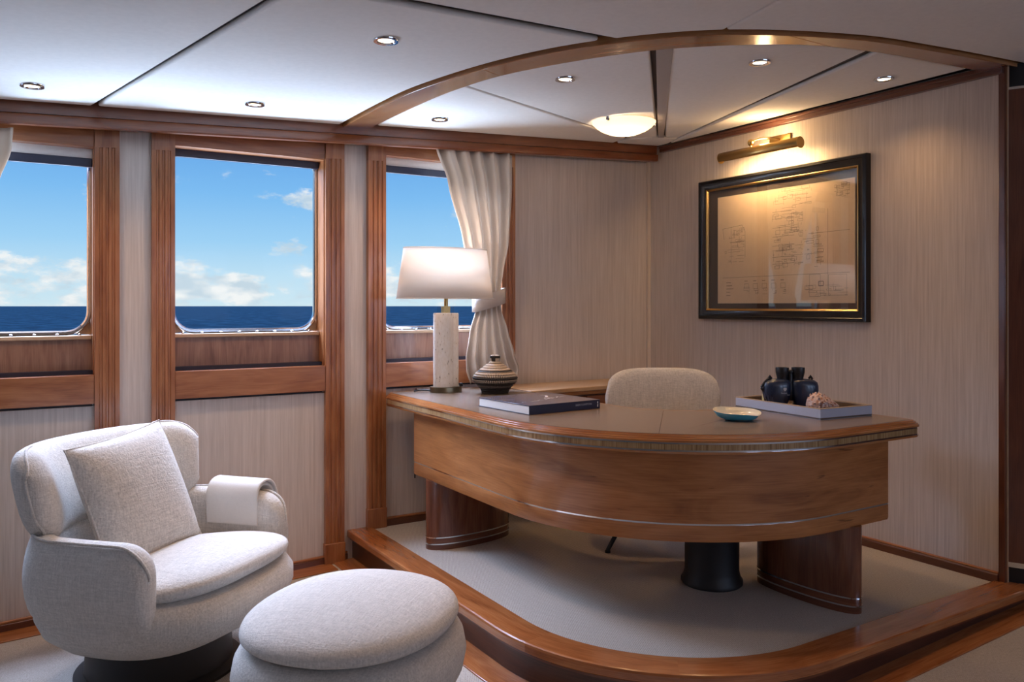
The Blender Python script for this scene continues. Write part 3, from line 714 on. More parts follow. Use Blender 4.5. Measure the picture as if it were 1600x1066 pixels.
def make_credenza():
    o = thing('low_cabinet', 'low teak cabinet along the wall behind the desk chair', 'cabinet', (3.1, 4.03, 0))
    def B(b, name, m, par=None, **k):
        b.v = [(x-3.1, y-4.03, z) for x, y, z in b.v]; return b.build(name, m, par or o, **k)
    b = MB(); b.poly([(2.50, 3.825), (3.69, 3.895), (3.69, 4.215), (2.50, 4.215)], .722, .747); B(b, 'top', M_LEDGE, bevel=.004)
    b = MB(); b.poly([(2.515, 3.84), (3.69, 3.91), (3.69, 4.21), (2.515, 4.21)], .70, .722); B(b, 'top_moulding', M_EDGE, bevel=.003)
    b = MB(); b.poly([(2.53, 3.865), (3.69, 3.935), (3.69, 4.205), (2.53, 4.205)], .05, .70); B(b, 'carcass', M_DARKWOOD)
    b = MB(); b.poly([(2.55, 3.89), (3.69, 3.96), (3.69, 4.2), (2.55, 4.2)], 0, .05); B(b, 'plinth', M_BLACKMAT)
    for k in range(3):
        u0, u1 = 2.545+k*.382, 2.545+k*.382+.374; f = lambda u: 3.865+(u-2.53)*.0603
        b = MB(); b.poly([(u0, f(u0)-.016), (u1, f(u1)-.016), (u1, f(u1)), (u0, f(u0))], .06, .52); d = B(b, 'door', M_PED, bevel=.002)
        b = MB(); b.tube([(u1-.03, f(u1)-.026, .33), (u1-.03, f(u1)-.026, .43)], .005, 8); B(b, 'handle', M_STEEL, d)
        b = MB(); b.poly([(u0, f(u0)-.016), (u1, f(u1)-.016), (u1, f(u1)), (u0, f(u0))], .53, .69); d = B(b, 'drawer', M_PED, bevel=.002)
        um = (u0+u1)/2; b = MB(); b.tube([(um-.06, f(um)-.03, .61), (um+.06, f(um)-.023, .61)], .005, 8); B(b, 'handle', M_STEEL, d)
make_credenza()

# ------------------------------------------------------------------ desk chair
def make_desk_chair():
    # local -Y faces the desk bend
    o = thing('desk_chair', 'oatmeal linen desk chair with rounded backrest behind the curved desk', 'chair', (2.833, 3.054, 0), R(-31.8))
    # local frame: X = camera right, Y = away from the desk front
    rings = []
    for i in range(29):
        s = -1+2*i/28; a = s*.62; x = .318*s*(1-.05*s*s); y = .285-.085*s*s; e = max(0, 1-abs(s)**4.5)**.5
        hh, th = .158*(.16+.84*e), .045*(.25+.75*e)
        ring = []
        for k in range(24):
            q = 2*pi*k/24; cq, sq = cos(q), sin(q)
            ring.append((x+th*math.copysign(abs(cq)**.8, cq)*sin(a)*.4, y+th*math.copysign(abs(cq)**.8, cq), .735+hh*math.copysign(abs(sq)**.62, sq)))
        rings.append(ring)
    b = MB(); b.loft(rings, True, True, True); b.build('backrest', M_LINEN, o, angle=80)
    b = MB(); b.loft(superellipsoid(.26, .25, .055, (0, 0, .455), 2.4, 3)); b.build('seat', M_LINEN, o, angle=80)
    b = MB(); b.tube([(0, .16, .42), (0, .25, .44), (0, .30, .52), (0, .30, .62)], .018, 12); b.build('back_support', M_BLACKMAT, o)
    b = MB(); b.lathe([(.09, .385), (.09, .405)], 24); b.lathe([(.025, .2), (.025, .39)], 16); b.build('swivel_post', M_BLACKMAT, o)
    for a in (8, 98, 188, 278):
        d = Vector((cos(R(a)), sin(R(a)), 0)); b = MB()
        b.tube([d*.02+Vector((0, 0, .36)), d*.15+Vector((0, 0, .33)), d*.325+Vector((0, 0, .012))], .012, 10, rad=[.016, .015, .010])
        b.lathe([(.014, 0), (.014, .010), (.010, .014)], 12, tuple(d*.325)); b.build('leg', M_BLACKMAT, o)
make_desk_chair()
def make_bin():
    o = thing('waste_bin', 'round black waste bin with flared foot under the desk', 'bin', (2.655, 2.60, 0))
    b = MB(); b.lathe([(.128, 0), (.134, .006), (.134, .02), (.124, .035), (.118, .06), (.118, .315), (.121, .32), (.114, .32), (.112, .03)], 48); b.build('body', M_BLACKMAT, o)
    b = MB(); b.lathe([(.119, .300), (.1225, .303), (.1225, .317), (.119, .320)], 48, cap0=False, cap1=False); b.build('rim', M_BLACK, o)
make_bin()

# ------------------------------------------------------------------ things on the desk
ZD = .7502
def make_lamp():
    o = thing('table_lamp', 'table lamp with pale travertine column and white oval shade on the desk', 'lamp', (2.065, 4.02, ZD))
    b = MB(); b.lathe([(1, 0), (1.0, .026), (.985, .030)], 56, (0, 0, 0), .092, .072); b.build('base', M_BRONZE, o)
    m, nt, N, L, P = mat('travertine'); tc = N.new('ShaderNodeTexCoord')
    mp = N.new('ShaderNodeMapping'); mp.inputs['Scale'].default_value = (1, 1, .45); L.new(tc.outputs['Object'], mp.inputs[0])
    n = N.new('ShaderNodeTexNoise'); n.inputs['Scale'].default_value = 95; n.inputs['Detail'].default_value = 3; L.new(mp.outputs[0], n.inputs['Vector'])
    r = ramp_node(N, [(.28, (.18, .13, .09)), (.345, (.80, .73, .64)), (.7, (.88, .83, .77))]); L.new(n.outputs[0], r.inputs[0]); L.new(r.outputs[0], P.inputs['Base Color'])
    P.inputs['Roughness'].default_value = .5
    bp = N.new('ShaderNodeBump'); bp.inputs['Strength'].default_value = .5; bp.inputs['Distance'].default_value = .004; L.new(r.outputs[0], bp.inputs['Height']); L.new(bp.outputs[0], P.inputs['Normal'])
    # the column is two merged lobes, the left one larger
    def lobes(z):
        out = []
        for k in range(72):
            a = 2*pi*k/72; d = Vector((cos(a), sin(a)))
            best = 0
            for cx, rr in ((-.016, .056), (.040, .034)):
                bq = d.x*cx; disc = bq*bq-(cx*cx-rr*rr)
                if disc >= 0: best = max(best, bq+math.sqrt(disc))
            out.append((d.x*best, d.y*best, z))
        return out
    b = MB(); b.loft([lobes(.03), lobes(.2), lobes(.430), [(x*.96, y*.96, .435) for x, y, z in lobes(0)]], True, True, True); b.build('column', m, o)
    b = MB(); b.box(-.046, .040, -.022, .022, .435, .470); b.build('acrylic_block', glass_mat('clear acrylic', (.96, .93, .9), 1.45), o, bevel=.002)
    b = MB(); b.box(-.022, .018, -.016, .016, .436, .472); b.lathe([(.011, .47), (.011, .515), (.016, .52), (.016, .53), (.009, .535), (.009, .60)], 20); b.build('neck', M_BRASS, o)
    b = MB(); b.box(.062, .078, -.052, -.036, .03, .048); b.build('switch', M_BLACKMAT, o, bevel=.002)
    sh = translucent('white linen shade', (.88, .84, .80), (.92, .84, .76), .5)
    b = MB(); b.lathe([(1, .515), (.86, .790)], 72, (0, 0, 0), .292, .135, cap0=False, cap1=False)
    s = b.build('shade', sh, o, angle=60); sd = s.modifiers.new('th', 'SOLIDIFY'); sd.thickness = .003
    b = MB(); b.tube([(.292*.86*cos(2*pi*k/48), .135*.86*sin(2*pi*k/48), .789) for k in range(48)], .003, 6, closed=True); b.tube([(.292*cos(2*pi*k/48), .135*sin(2*pi*k/48), .516) for k in range(48)], .003, 6, closed=True); b.build('hoop', sh, s)
    b = MB(); b.tube([(-.25, 0, .785), (0, 0, .6), (.25, 0, .785)], .0025, 6); b.build('harp', M_BRASS, o)
    b = MB(); b.loft(superellipsoid(.03, .03, .04, (0, 0, .64), 2, 2, 20, 12)); b.build('bulb', plain('opal bulb', (.9, .85, .75), .4, emit=(1, .75, .45), es=1.2), o)
    b = MB(); b.tube(spline([(-.085, .02, .008), (-.125, .04, .012), (-.15, .08, .006), (-.125, .13, .004), (-.10, .172, .002), (-.10, .183, -.05), (-.10, .19, -.5)]), .004, 8); b.build('cable', M_BLACKMAT, o)
    l = bpy.data.lights.new('lamp_bulb', 'POINT'); l.energy = 3.2; l.color = (1, .80, .62); l.shadow_soft_size = .04
    p = bpy.data.objects.new('lamp_bulb', l); COL.objects.link(p); p.parent = o; p.location = (0, 0, .70)
make_lamp()

def make_basket():
    o = thing('lidded_basket', 'small lidded coiled basket in dark and cream bands beside the lamp', 'basket', (2.262, 3.82, ZD))
    m, nt, N, L, P = mat('coiled straw'); at = N.new('ShaderNodeAttribute'); at.attribute_name = 'UVMap'
    tc = N.new('ShaderNodeTexCoord'); sp = N.new('ShaderNodeSeparateXYZ'); L.new(tc.outputs['UV'], sp.inputs[0])
    # stitches along the coil (u) and bands by height (object z)
    wv = N.new('ShaderNodeMath'); wv.operation = 'MULTIPLY'; wv.inputs[1].default_value = 2*pi*74; L.new(sp.outputs['X'], wv.inputs[0])
    sn = N.new('ShaderNodeMath'); sn.operation = 'SINE'; L.new(wv.outputs[0], sn.inputs[0])
    so = N.new('ShaderNodeSeparateXYZ'); L.new(tc.outputs['Object'], so.inputs[0])
    mr = N.new('ShaderNodeMapRange'); mr.inputs[1].default_value = 0; mr.inputs[2].default_value = .21; L.new(so.outputs['Z'], mr.inputs[0])
    D, G, C, T = (.022, .017, .014), (.22, .18, .14), (.56, .46, .35), (.30, .19, .11)
    def bands(st):
        r = N.new('ShaderNodeValToRGB'); r.color_ramp.interpolation = 'CONSTANT'; e = r.color_ramp.elements; e[0].position = 0; e[0].color = (*st[0][1], 1); e[1].position = st[-1][0]; e[1].color = (*st[-1][1], 1)
        for p, c in st[1:-1]: q = e.new(p); q.color = (*c, 1)
        L.new(mr.outputs[0], r.inputs[0]); return r
    ra = bands([(0, D), (.08, D), (.16, G), (.22, D), (.30, C), (.36, D), (.43, C), (.50, C), (.56, D), (.60, C), (.78, C), (.82, C), (.90, D), (.97, C)])
    rb = bands([(0, D), (.08, D), (.16, D), (.22, D), (.30, D), (.36, D), (.43, D), (.50, T), (.56, D), (.60, T), (.78, G), (.82, D), (.90, D), (.97, T)])
    st = N.new('ShaderNodeMath'); st.operation = 'GREATER_THAN'; st.inputs[1].default_value = .1; L.new(sn.outputs[0], st.inputs[0])
    mx = N.new('ShaderNodeMixRGB'); L.new(st.outputs[0], mx.inputs[0]); L.new(ra.outputs[0], mx.inputs[1]); L.new(rb.outputs[0], mx.inputs[2]); L.new(mx.outputs[0], P.inputs['Base Color'])
    P.inputs['Roughness'].default_value = .75
    bp = N.new('ShaderNodeBump'); bp.inputs['Strength'].default_value = .5; bp.inputs['Distance'].default_value = .002; L.new(sn.outputs[0], bp.inputs['Height']); L.new(bp.outputs[0], P.inputs['Normal'])
    def coils(keys, n, name):
        """a stack of rope coils following a profile"""
        prof = []
        for k in range(n):
            z0 = keys[0][0]+(keys[-1][0]-keys[0][0])*k/n; z1 = keys[0][0]+(keys[-1][0]-keys[0][0])*(k+1)/n
            for j in range(5):
                t = j/5; z = z0+(z1-z0)*t; prof.append((lerp_key(keys, z)+.0055*sin(pi*t)**.6, z))
        prof.append((max(.003, lerp_key(keys, keys[-1][0])), keys[-1][0]))
        b = MB(); b.lathe(prof, 72); 
        # stitch count stays constant round every coil
        nf = len(prof)-1
        for i in range(nf*72):
            j = i % 72; b.uv[i] = [(j/72, 0), ((j+1)/72, 0), ((j+1)/72, .01), (j/72, .01)]
        return b.build(name, m, o, angle=60)
    coils([(0, .068), (.02, .075), (.045, .095), (.062, .113), (.078, .119)], 7, 'bowl')
    lid = coils([(.079, .119), (.09, .117), (.108, .104), (.125, .085), (.145, .058), (.165, .030), (.172, .026)], 8, 'lid')
    b = MB(); b.lathe([(.022, .168), (.024, .176), (.027, .186), (.0285, .196), (.027, .203), (.020, .207), (.004, .208)], 40)
    for i in range(len(b.uv)): 
        j = i % 40; b.uv[i] = [(j/40*.5, 0)]*len(b.uv[i])
    b.build('knob', m, lid)
make_basket()

def make_book():
    # spine along the near side, pages towards the left
    o = thing('coffee_table_book', 'thick navy picture book lying closed on the desk', 'book', (2.118, 3.178, ZD), R(4))
    W, D, T = .205, .20, .041
    m, nt, N, L, P = mat('photographic cover'); tc = N.new('ShaderNodeTexCoord'); sp = N.new('ShaderNodeSeparateXYZ'); L.new(tc.outputs['Object'], sp.inputs[0])
    # cover print: dusky sea, pale tower of foam and a white plume
    n = N.new('ShaderNodeTexNoise'); n.inputs['Scale'].default_value = 22; n.inputs['Detail'].default_value = 6; L.new(tc.outputs['Object'], n.inputs['Vector'])
    g = N.new('ShaderNodeMath'); g.operation = 'MULTIPLY_ADD'; g.inputs[1].default_value = 1.1; L.new(sp.outputs['X'], g.inputs[0]); L.new(n.outputs[0], g.inputs[2])
    r = ramp_node(N, [(.28, (.03, .06, .15)), (.42, (.12, .11, .15)), (.6, (.16, .12, .12)), (.75, (.10, .08, .10))]); L.new(g.outputs[0], r.inputs[0])
    L.new(r.outputs[0], P.inputs['Base Color']); P.inputs['Roughness'].default_value = .22; P.inputs['Coat Weight'].default_value = .4
    navy = plain('navy cloth', (.008, .014, .05), .35, coat=.2); page = plain('page edges', (.82, .80, .76), .7, bump=(500, .2)); pale = plain('pale print', (.62, .58, .58), .35)
    b = MB(); b.box(-W, W, -D, D, T-.003, T); b.build('front_cover', m, o, bevel=.0008)
    b = MB(); b.box(-W, W, -D, D, 0, .003); b.build('back_cover', navy, o, bevel=.0008)
    b = MB(); b.box(-W, W, -D-.0005, -D+.003, 0.0002, T-.0002); s = b.build('spine', navy, o, bevel=.001)
    b = MB(); b.box(-W+.003, W-.004, -D+.003, D-.005, .003, T-.003); b.build('page_block', page, o)
    t = text_mb('SHEN COMPTON', .0125); t.v = [(x+.105, -D-.0012, z_+.024) for x, z_, _ in t.v]; t.build('title_lettering', plain('silver lettering', (.4, .45, .55), .4), s)
    t = MB(); 
    for k, (dx, dz, rr) in enumerate(((0, .029, .0045), (.001, .020, .0035), (0, .0125, .0048))):
        t.add([(.190+dx+rr*.7*cos(q*pi/4), -D-.0012, dz+rr*sin(q*pi/4)) for q in range(8)], [tuple(range(8))])
    t.build('publisher_mark', plain('white mark', (.8, .82, .85), .5), s)
    # pale printed plume and row of foam flecks on the cover
    t = MB(); pts = spline([(.055, .015), (.085, .045), (.098, .075), (.088, .10)], 6)
    for i in range(len(pts)-1):
        (x0, y0), (x1, y1) = pts[i], pts[i+1]; w0, w1 = .010*(1-i/len(pts))+.0015, .010*(1-(i+1)/len(pts))+.0015
        t.add([(x0-w0, y0, T+.0004), (x0+w0, y0, T+.0004), (x1+w1, y1, T+.0004), (x1-w1, y1, T+.0004)], [(0, 1, 2, 3)])
    rn = random.Random(3)
    for k in range(46):
        x = -.17+.335*rn.random(); y = -.055+.045*x/.17+.03*(rn.random()-.5)+(.02 if x > 0 else 0); a, c = .003+.007*rn.random(), .002+.003*rn.random()
        t.add([(x+a*cos(q*pi/3), y+c*sin(q*pi/3), T+.0004) for q in range(6)], [tuple(range(6))])
    tag(t.build('cover_print', pale, o), kind='stuff')
make_book()

TR = R(-4.9)
def make_tray():
    o = thing('serving_tray', 'grey leather tray holding binoculars and a shell on the desk', 'tray', (3.045, 2.435, ZD), TR)
    hx, hy, h = .155, .252, .047
    grey = plain('grey tray leather', (.48, .52, .62), .45, bump=(260, .1)); edge = plain('tan tray edge', (.50, .36, .22), .5); inn = plain('brown tray lining', (.16, .105, .06), .5)
    b = MB(); b.box(-hx, hx, -hy, hy, .001, .008); b.build('base', inn, o)
    for n, (x0, x1, y0, y1) in enumerate(((-hx, -hx+.010, -hy, hy), (hx-.010, hx, -hy, hy), (-hx+.01, hx-.01, -hy, -hy+.010), (-hx+.01, hx-.01, hy-.010, hy))):
        b = MB(); b.box(x0, x1, y0, y1, 0, h-.003); w = b.build('side_wall', grey, o)
        b = MB(); b.box(x0, x1, y0, y1, h-.003, h); b.build('rim', edge, w)
        ins = .0008; b = MB()
        if n < 2: xx = x1 if n == 0 else x0; b.box(xx-.001, xx+.001, y0+.01, y1-.01, .008, h-.004)
        else: yy = y1 if n == 2 else y0; b.box(x0, x1, yy-.001, yy+.001, .008, h-.004)
        b.build('lining', inn, w)
make_tray()

def make_binoculars():
    o = thing('binoculars', 'navy blue rubber armoured binoculars standing upright in the tray', 'binoculars', (3.005, 2.462, ZD+.008), R(-31.8))
    arm = plain('navy rubber armour', (.010, .020, .055), .28, spec=.6, coat=.15); blk = plain('black rubber', (.008, .008, .010), .4); ylw = plain('straw strap lining', (.7, .58, .25), .6)
    for sx in (-1, 1):
        # prism body and objective barrel of one side, tapering down and bulging outwards
        rings = []
        for z, x, rx, ry in ((0, .056, .041, .041), (.012, .056, .043, .043), (.03, .058, .044, .042), (.05, .061, .057, .043), (.08, .063, .063, .043), (.105, .063, .063, .042), (.122, .061, .060, .040), (.132, .056, .050, .034), (.137, .050, .030, .024)):
            rings.append([(sx*x+rx*math.copysign(abs(cos(q))**.85, cos(q)), ry*math.copysign(abs(sin(q))**.85, sin(q)), z) for q in (2*pi*k/32 for k in range(32))])
        b = MB(); b.loft(rings, True, True, True); t = b.build('barrel', arm, o, angle=70)
        b = MB(); b.lathe([(.0445, .0), (.0455, .004), (.0455, .012), (.0445, .016)], 32, (sx*.056, 0, 0)); b.build('objective_ring', blk, t)
        for k in range(3):     # grip ribs on the outer flank
            a = 0.5+k*.28; b = MB(); x = sx*(.066+.0585*cos(a)); y = -.043*sin(a)
            b.tube([(x-sx*.012, y, .03), (x, y, .06), (x, y, .09), (x-sx*.006, y, .108)], .0025, 6); b.build('grip_rib', arm, t)
        b = MB(); b.lathe([(.023, .128), (.023, .142), (.025, .152), (.0285, .166), (.0295, .186), (.0285, .189), (.023, .189), (.021, .184)], 32, (sx*.036, 0, 0)); b.build('eyepiece', blk, o)
        b = MB(); b.tube([(sx*.096, 0, .118), (sx*.099, 0, .138), (sx*.092, 0, .150), (sx*.085, 0, .138)], .006, 8); b.build('strap_lug', blk, o)
    b = MB(); b.lathe([(.012, .04), (.016, .05), (.016, .11), (.012, .122), (.012, .165), (.016, .165), (.016, .176)], 24); b.box(-.04, .04, -.008, .008, .10, .118); b.box(-.062, .01, -.007, .007, .168, .178); b.build('hinge', blk, o, bevel=.002)
    b = MB(); P = spline([(-.088, -.002, .139), (-.106, -.006, .134), (-.122, -.01, .118), (-.134, -.012, .100), (-.126, -.01, .086), (-.116, -.004, .07), (-.112, 0, .02)], 5); b.tube(P, .005, 8); b.build('strap', blk, o)
    b = MB(); b.box(-.118, -.108, .004, .034, .022, .066); b.build('strap_lining', ylw, o, bevel=.004)
    wm = plain('white print', (.55, .57, .6), .5)
    b = MB(); b.add([(-.038+x, -.0445, .094+z) for x, z in ((-.0075, .006), (0, .0075), (.0075, .006), (.007, -.002), (0, -.009), (-.007, -.002))], [tuple(range(6))]); b.build('shield_emblem', wm, o)
    t = text_mb('Steiner', .0095); t.v = [(x-.042, -.0445, z+.077) for x, z, _ in t.v]; t.build('name_lettering', wm, o)
    t = text_mb('7x50', .006); t.v = [(x-.022, -.0445, z+.069) for x, z, _ in t.v]; t.build('size_lettering', wm, o)
make_binoculars()

def make_shell():
    o = thing('sea_shell', 'knobbly pink and brown sea shell in the tray', 'shell', (2.985, 2.282, ZD+.0082), R(-31.8))
    m, nt, N, L, P = mat('helmet shell'); tc = N.new('ShaderNodeTexCoord')
    n = N.new('ShaderNodeTexVoronoi'); n.inputs['Scale'].default_value = 55; L.new(tc.outputs['Object'], n.inputs['Vector'])
    r = ramp_node(N, [(.1, (.28, .09, .035)), (.35, (.55, .33, .24)), (.6, (.62, .48, .43)), (.85, (.25, .10, .06))]); L.new(n.outputs[0], r.inputs[0]); L.new(r.outputs[0], P.inputs['Base Color']); P.inputs['Roughness'].default_value = .35
    rings = []; NU, NV = 96, 44; rn = random.Random(11)
    for i in range(NV+1):
        t = i/NV; x = -.062+.140*t; rad = .052*math.sqrt(max(0.0004, 1-((t-.36)/.37)**2)) if t < .36 else .052*(1-((t-.36)/.64)**1.35)+.0015
        ring = []
        for k in range(NU):
            a = 2*pi*k/NU; kn = max(0, sin(a*9+t*5))**2*max(0, sin(t*pi*9))**1.5*.0075*(1-.5*t)
            q = rad+kn*(rad/.05); flat = max(-rad*.62, q*sin(a)); ring.append((x, q*cos(a)*.95, .034+flat*1.05))
        rings.append(ring)
    b = MB(); b.loft(rings, True, True, True); z = min(v[2] for v in b.v); b.v = [(x, y, zz-z) for x, y, zz in b.v]; b.build('body', m, o, angle=70)
    rows = 0
    for i in range(5):
        for k in range(9):
            t = .14+.13*i; x = -.062+.140*t; rad = .052*math.sqrt(1-((t-.36)/.37)**2) if t < .36 else .052*(1-((t-.36)/.64)**1.35)
            a = 2*pi*(k+.5*(i % 2))/9
            if sin(a) < -.3: continue
            c = Vector((x, rad*cos(a)*.95, .0)); c.z = rad*sin(a)*1.05+.034-z; d = Vector((-.15, cos(a), sin(a))).normalized(); h = .010*(1-.4*t)
            bb = MB(); bb.tube([c-d*.004, c+d*h*.5, c+d*h], .005, 8, rad=[.0062, .0042, .0012]); bb.build('knob', m, o)
make_shell()

def make_dish():
    o = thing('shell_dish', 'small turquoise shell shaped dish with cream inside on the desk', 'dish', (2.592, 2.372, ZD), R(-31.8))
    def outline(s, z, dx=0):
        pts = []
        for k in range(48):
            a = 2*pi*k/48; r = .080+.004*sin(5*a+1); x = r*cos(a); y = .072*sin(a)
            if cos(a) < 0: x = -.118*abs(cos(a))**1.0; y = .072*math.copysign(abs(sin(a))**1.25, sin(a))
            dz = .006*(-cos(a))+.003*sin(3*a) if z > .008 else 0
            pts.append((x*s+dx, y*s, z+dz*(s > .9)+(.14*y*s if z > .004 else 0)*(s > .55)))
        return pts
    tq = plain('turquoise glaze', (.05, .38, .58), .12, coat=.6); cr = plain('cream glaze', (.72, .68, .55), .15, coat=.5)
    b = MB(); b.loft([outline(.55, .0), outline(.62, .004), outline(.86, .018), outline(1, .038)], True, True, False); b.build('bowl', tq, o, angle=70)
    b = MB(); b.loft([outline(1, .038), outline(.97, .0385), outline(.84, .022), outline(.6, .008), outline(.2, .006)], True, False, True); b.build('lining', cr, o, angle=70)
    b = MB(); 
    for cx, cy in ((-.012, 0), (.004, .004), (.0, -.008)): b.tube([(cx+.010*cos(2*pi*k/16), cy+.010*sin(2*pi*k/16), .0085) for k in range(16)], .0009, 5, closed=True)
    b.build('painted_mark', plain('brown painted mark', (.2, .13, .05), .4), o)
make_dish()

# ------------------------------------------------------------------ picture and its lamp
def make_picture():
    o = thing('framed_picture', 'black and gilt framed ship plan drawing behind glass on the right wall', 'picture', (3.729, 3.142, 1.571))
    # local: y along the wall, z up, x into the room is negative
    hy, hz = .588, .429
    def frame_ring(name, prof, m):
        pts = [(-hy, -hz), (hy, -hz), (hy, hz), (-hy, hz)]; n = normals(pts, True)
        V = []; F = []; U = []; k = len(prof)
        for (y, z), (ny, nz) in zip(pts, [(1, 1), (-1, 1), (-1, -1), (1, -1)]):
            for d, x in prof: V.append((x, y+ny*d, z+nz*d))
        for i in range(4):
            for j in range(k):
                i2, j2 = (i+1) % 4, (j+1) % k; F.append((i*k+j, i2*k+j, i2*k+j2, i*k+j2)); U.append([(0, 0), (1, 0), (1, .1), (0, .1)])
        b = MB(); b.add(V, F, U); return b.build(name, m, o)
    frame_ring('frame', [(0, 0), (0, -.034), (.006, -.042), (.018, -.044), (.024, -.038), (.040, -.030), (.050, -.024), (.054, -.024), (.054, 0)], M_BLACK)
    frame_ring('gilt_fillet', [(.054, -.006), (.054, -.026), (.058, -.028), (.064, -.022), (.066, -.018), (.066, -.006)], M_GOLD)
    b = MB(); b.box(-.008, -.004, -hy+.06, hy-.06, -hz+.06, hz-.06); b.build('mat_board', plain('dark brown mat', (.045, .032, .028), .6), o)
    y0, y1, z0, z1 = 2.640-3.142, 3.588-3.142, 1.243-1.571, 1.886-1.571
    pap = plain('sepia plan paper', (.74, .56, .38), .7, bump=(30, .05)); b = MB(); b.box(-.0095, -.008, y0, y1, z0, z1); b.build('plan_sheet', pap, o)
    b = MB(); b.box(-.0100, -.0078, y0-.004, y1+.004, z0-.004, z0); b.box(-.0100, -.0078, y0-.004, y1+.004, z1, z1+.004); b.box(-.0100, -.0078, y0-.004, y0, z0, z1); b.box(-.0100, -.0078, y1, y1+.004, z0, z1); b.build('mat_bevel', plain('cream bevel', (.6, .5, .35), .6), o)
    ink = plain('brown plan ink', (.19, .125, .085), .7); b = MB(); rn = random.Random(5)
    def ln(ya, za, yb, zb, w=.0016):
        d = Vector((yb-ya, zb-za)); 
        if d.length < 1e-4: return
        d.normalize(); n = Vector((-d.y, d.x))*w/2
        b.add([(-.0098, ya+n.x, za+n.y), (-.0098, yb+n.x, zb+n.y), (-.0098, yb-n.x, zb-n.y), (-.0098, ya-n.x, za-n.y)], [(0, 1, 2, 3)])
    def rect(y, z, w, h, t=.0014): ln(y, z, y+w, z, t); ln(y+w, z, y+w, z+h, t); ln(y+w, z+h, y, z+h, t); ln(y, z+h, y, z, t)
    # the plan reads from left (far end) to right, so the sheet's left is +y
    X = lambda f: y1-(y1-y0)*f
    Z = lambda f: z0+(z1-z0)*f
    def cluster(f0, f1, g0, g1, n, t=.0013):
        for _ in range(n):
            a, c = f0+(f1-f0)*rn.random(), g0+(g1-g0)*rn.random(); w, h = (.01+.06*rn.random()), (.006+.03*rn.random())
            k = rn.random()
            if k < .35: rect(X(min(a+w, f1)), Z(c), (y1-y0)*w*.8, (z1-z0)*h, t)
            elif k < .7: ln(X(a), Z(c), X(min(f1, a+w*2)), Z(c), t)
            else: ln(X(a), Z(c), X(a), Z(min(g1, c+h*2.5)), t)
    # deck house end elevation at the left, layered decks in the middle, details under and right
    ln(X(.04), Z(.70), X(.20), Z(.72)); ln(X(.20), Z(.72), X(.225), Z(.66)); ln(X(.225), Z(.66), X(.225), Z(.42)); ln(X(.11), Z(.70), X(.11), Z(.36)); ln(X(.04), Z(.70), X(.05), Z(.60))
    cluster(.09, .22, .52, .68, 34); cluster(.05, .22, .38, .52, 12)
    for g in (.80, .74, .66, .58, .50, .46, .40, .34): ln(X(.44), Z(g), X(.60), Z(g+.006)); cluster(.44, .66, g-.05, g+.03, 14)
    ln(X(.44), Z(.72), X(.44), Z(.78)); ln(X(.58), Z(.78), X(.58), Z(.62)); cluster(.44, .72, .84, .98, 34); cluster(.66, .80, .30, .62, 26)
    ln(X(.83), Z(.12), X(.83), Z(.78)); ln(X(.70), Z(.585), X(.97), Z(.59)); ln(X(.89), Z(.96), X(.89), Z(.88)); cluster(.86, .97, .85, .97, 20); ln(X(.04), Z(.235), X(.97), Z(.245))
    for f in (.22, .29, .36, .43, .50): rect(X(f+.035), Z(.13), .032, .028); ln(X(f), Z(.2), X(f+.025), Z(.2), .003); cluster(f, f+.04, .08, .12, 4)
    rect(X(.80), Z(.14), .03, .024, .004); rect(X(.95), Z(.06), .11, .11); rect(X(.78), Z(.05), .07, .12); cluster(.66, .96, .05, .16, 22)
    for k in range(5): ln(X(.07), Z(.19-.03*k), X(.10+.04*rn.random()), Z(.19-.03*k), .003)
    tag(b.build('plan_drawing', ink, o), kind='stuff')
    b = MB(); b.box(-.0185, -.0165, -hy+.056, hy-.056, -hz+.056, hz-.056); b.build('glass', M_PICGLASS, o)
make_picture()
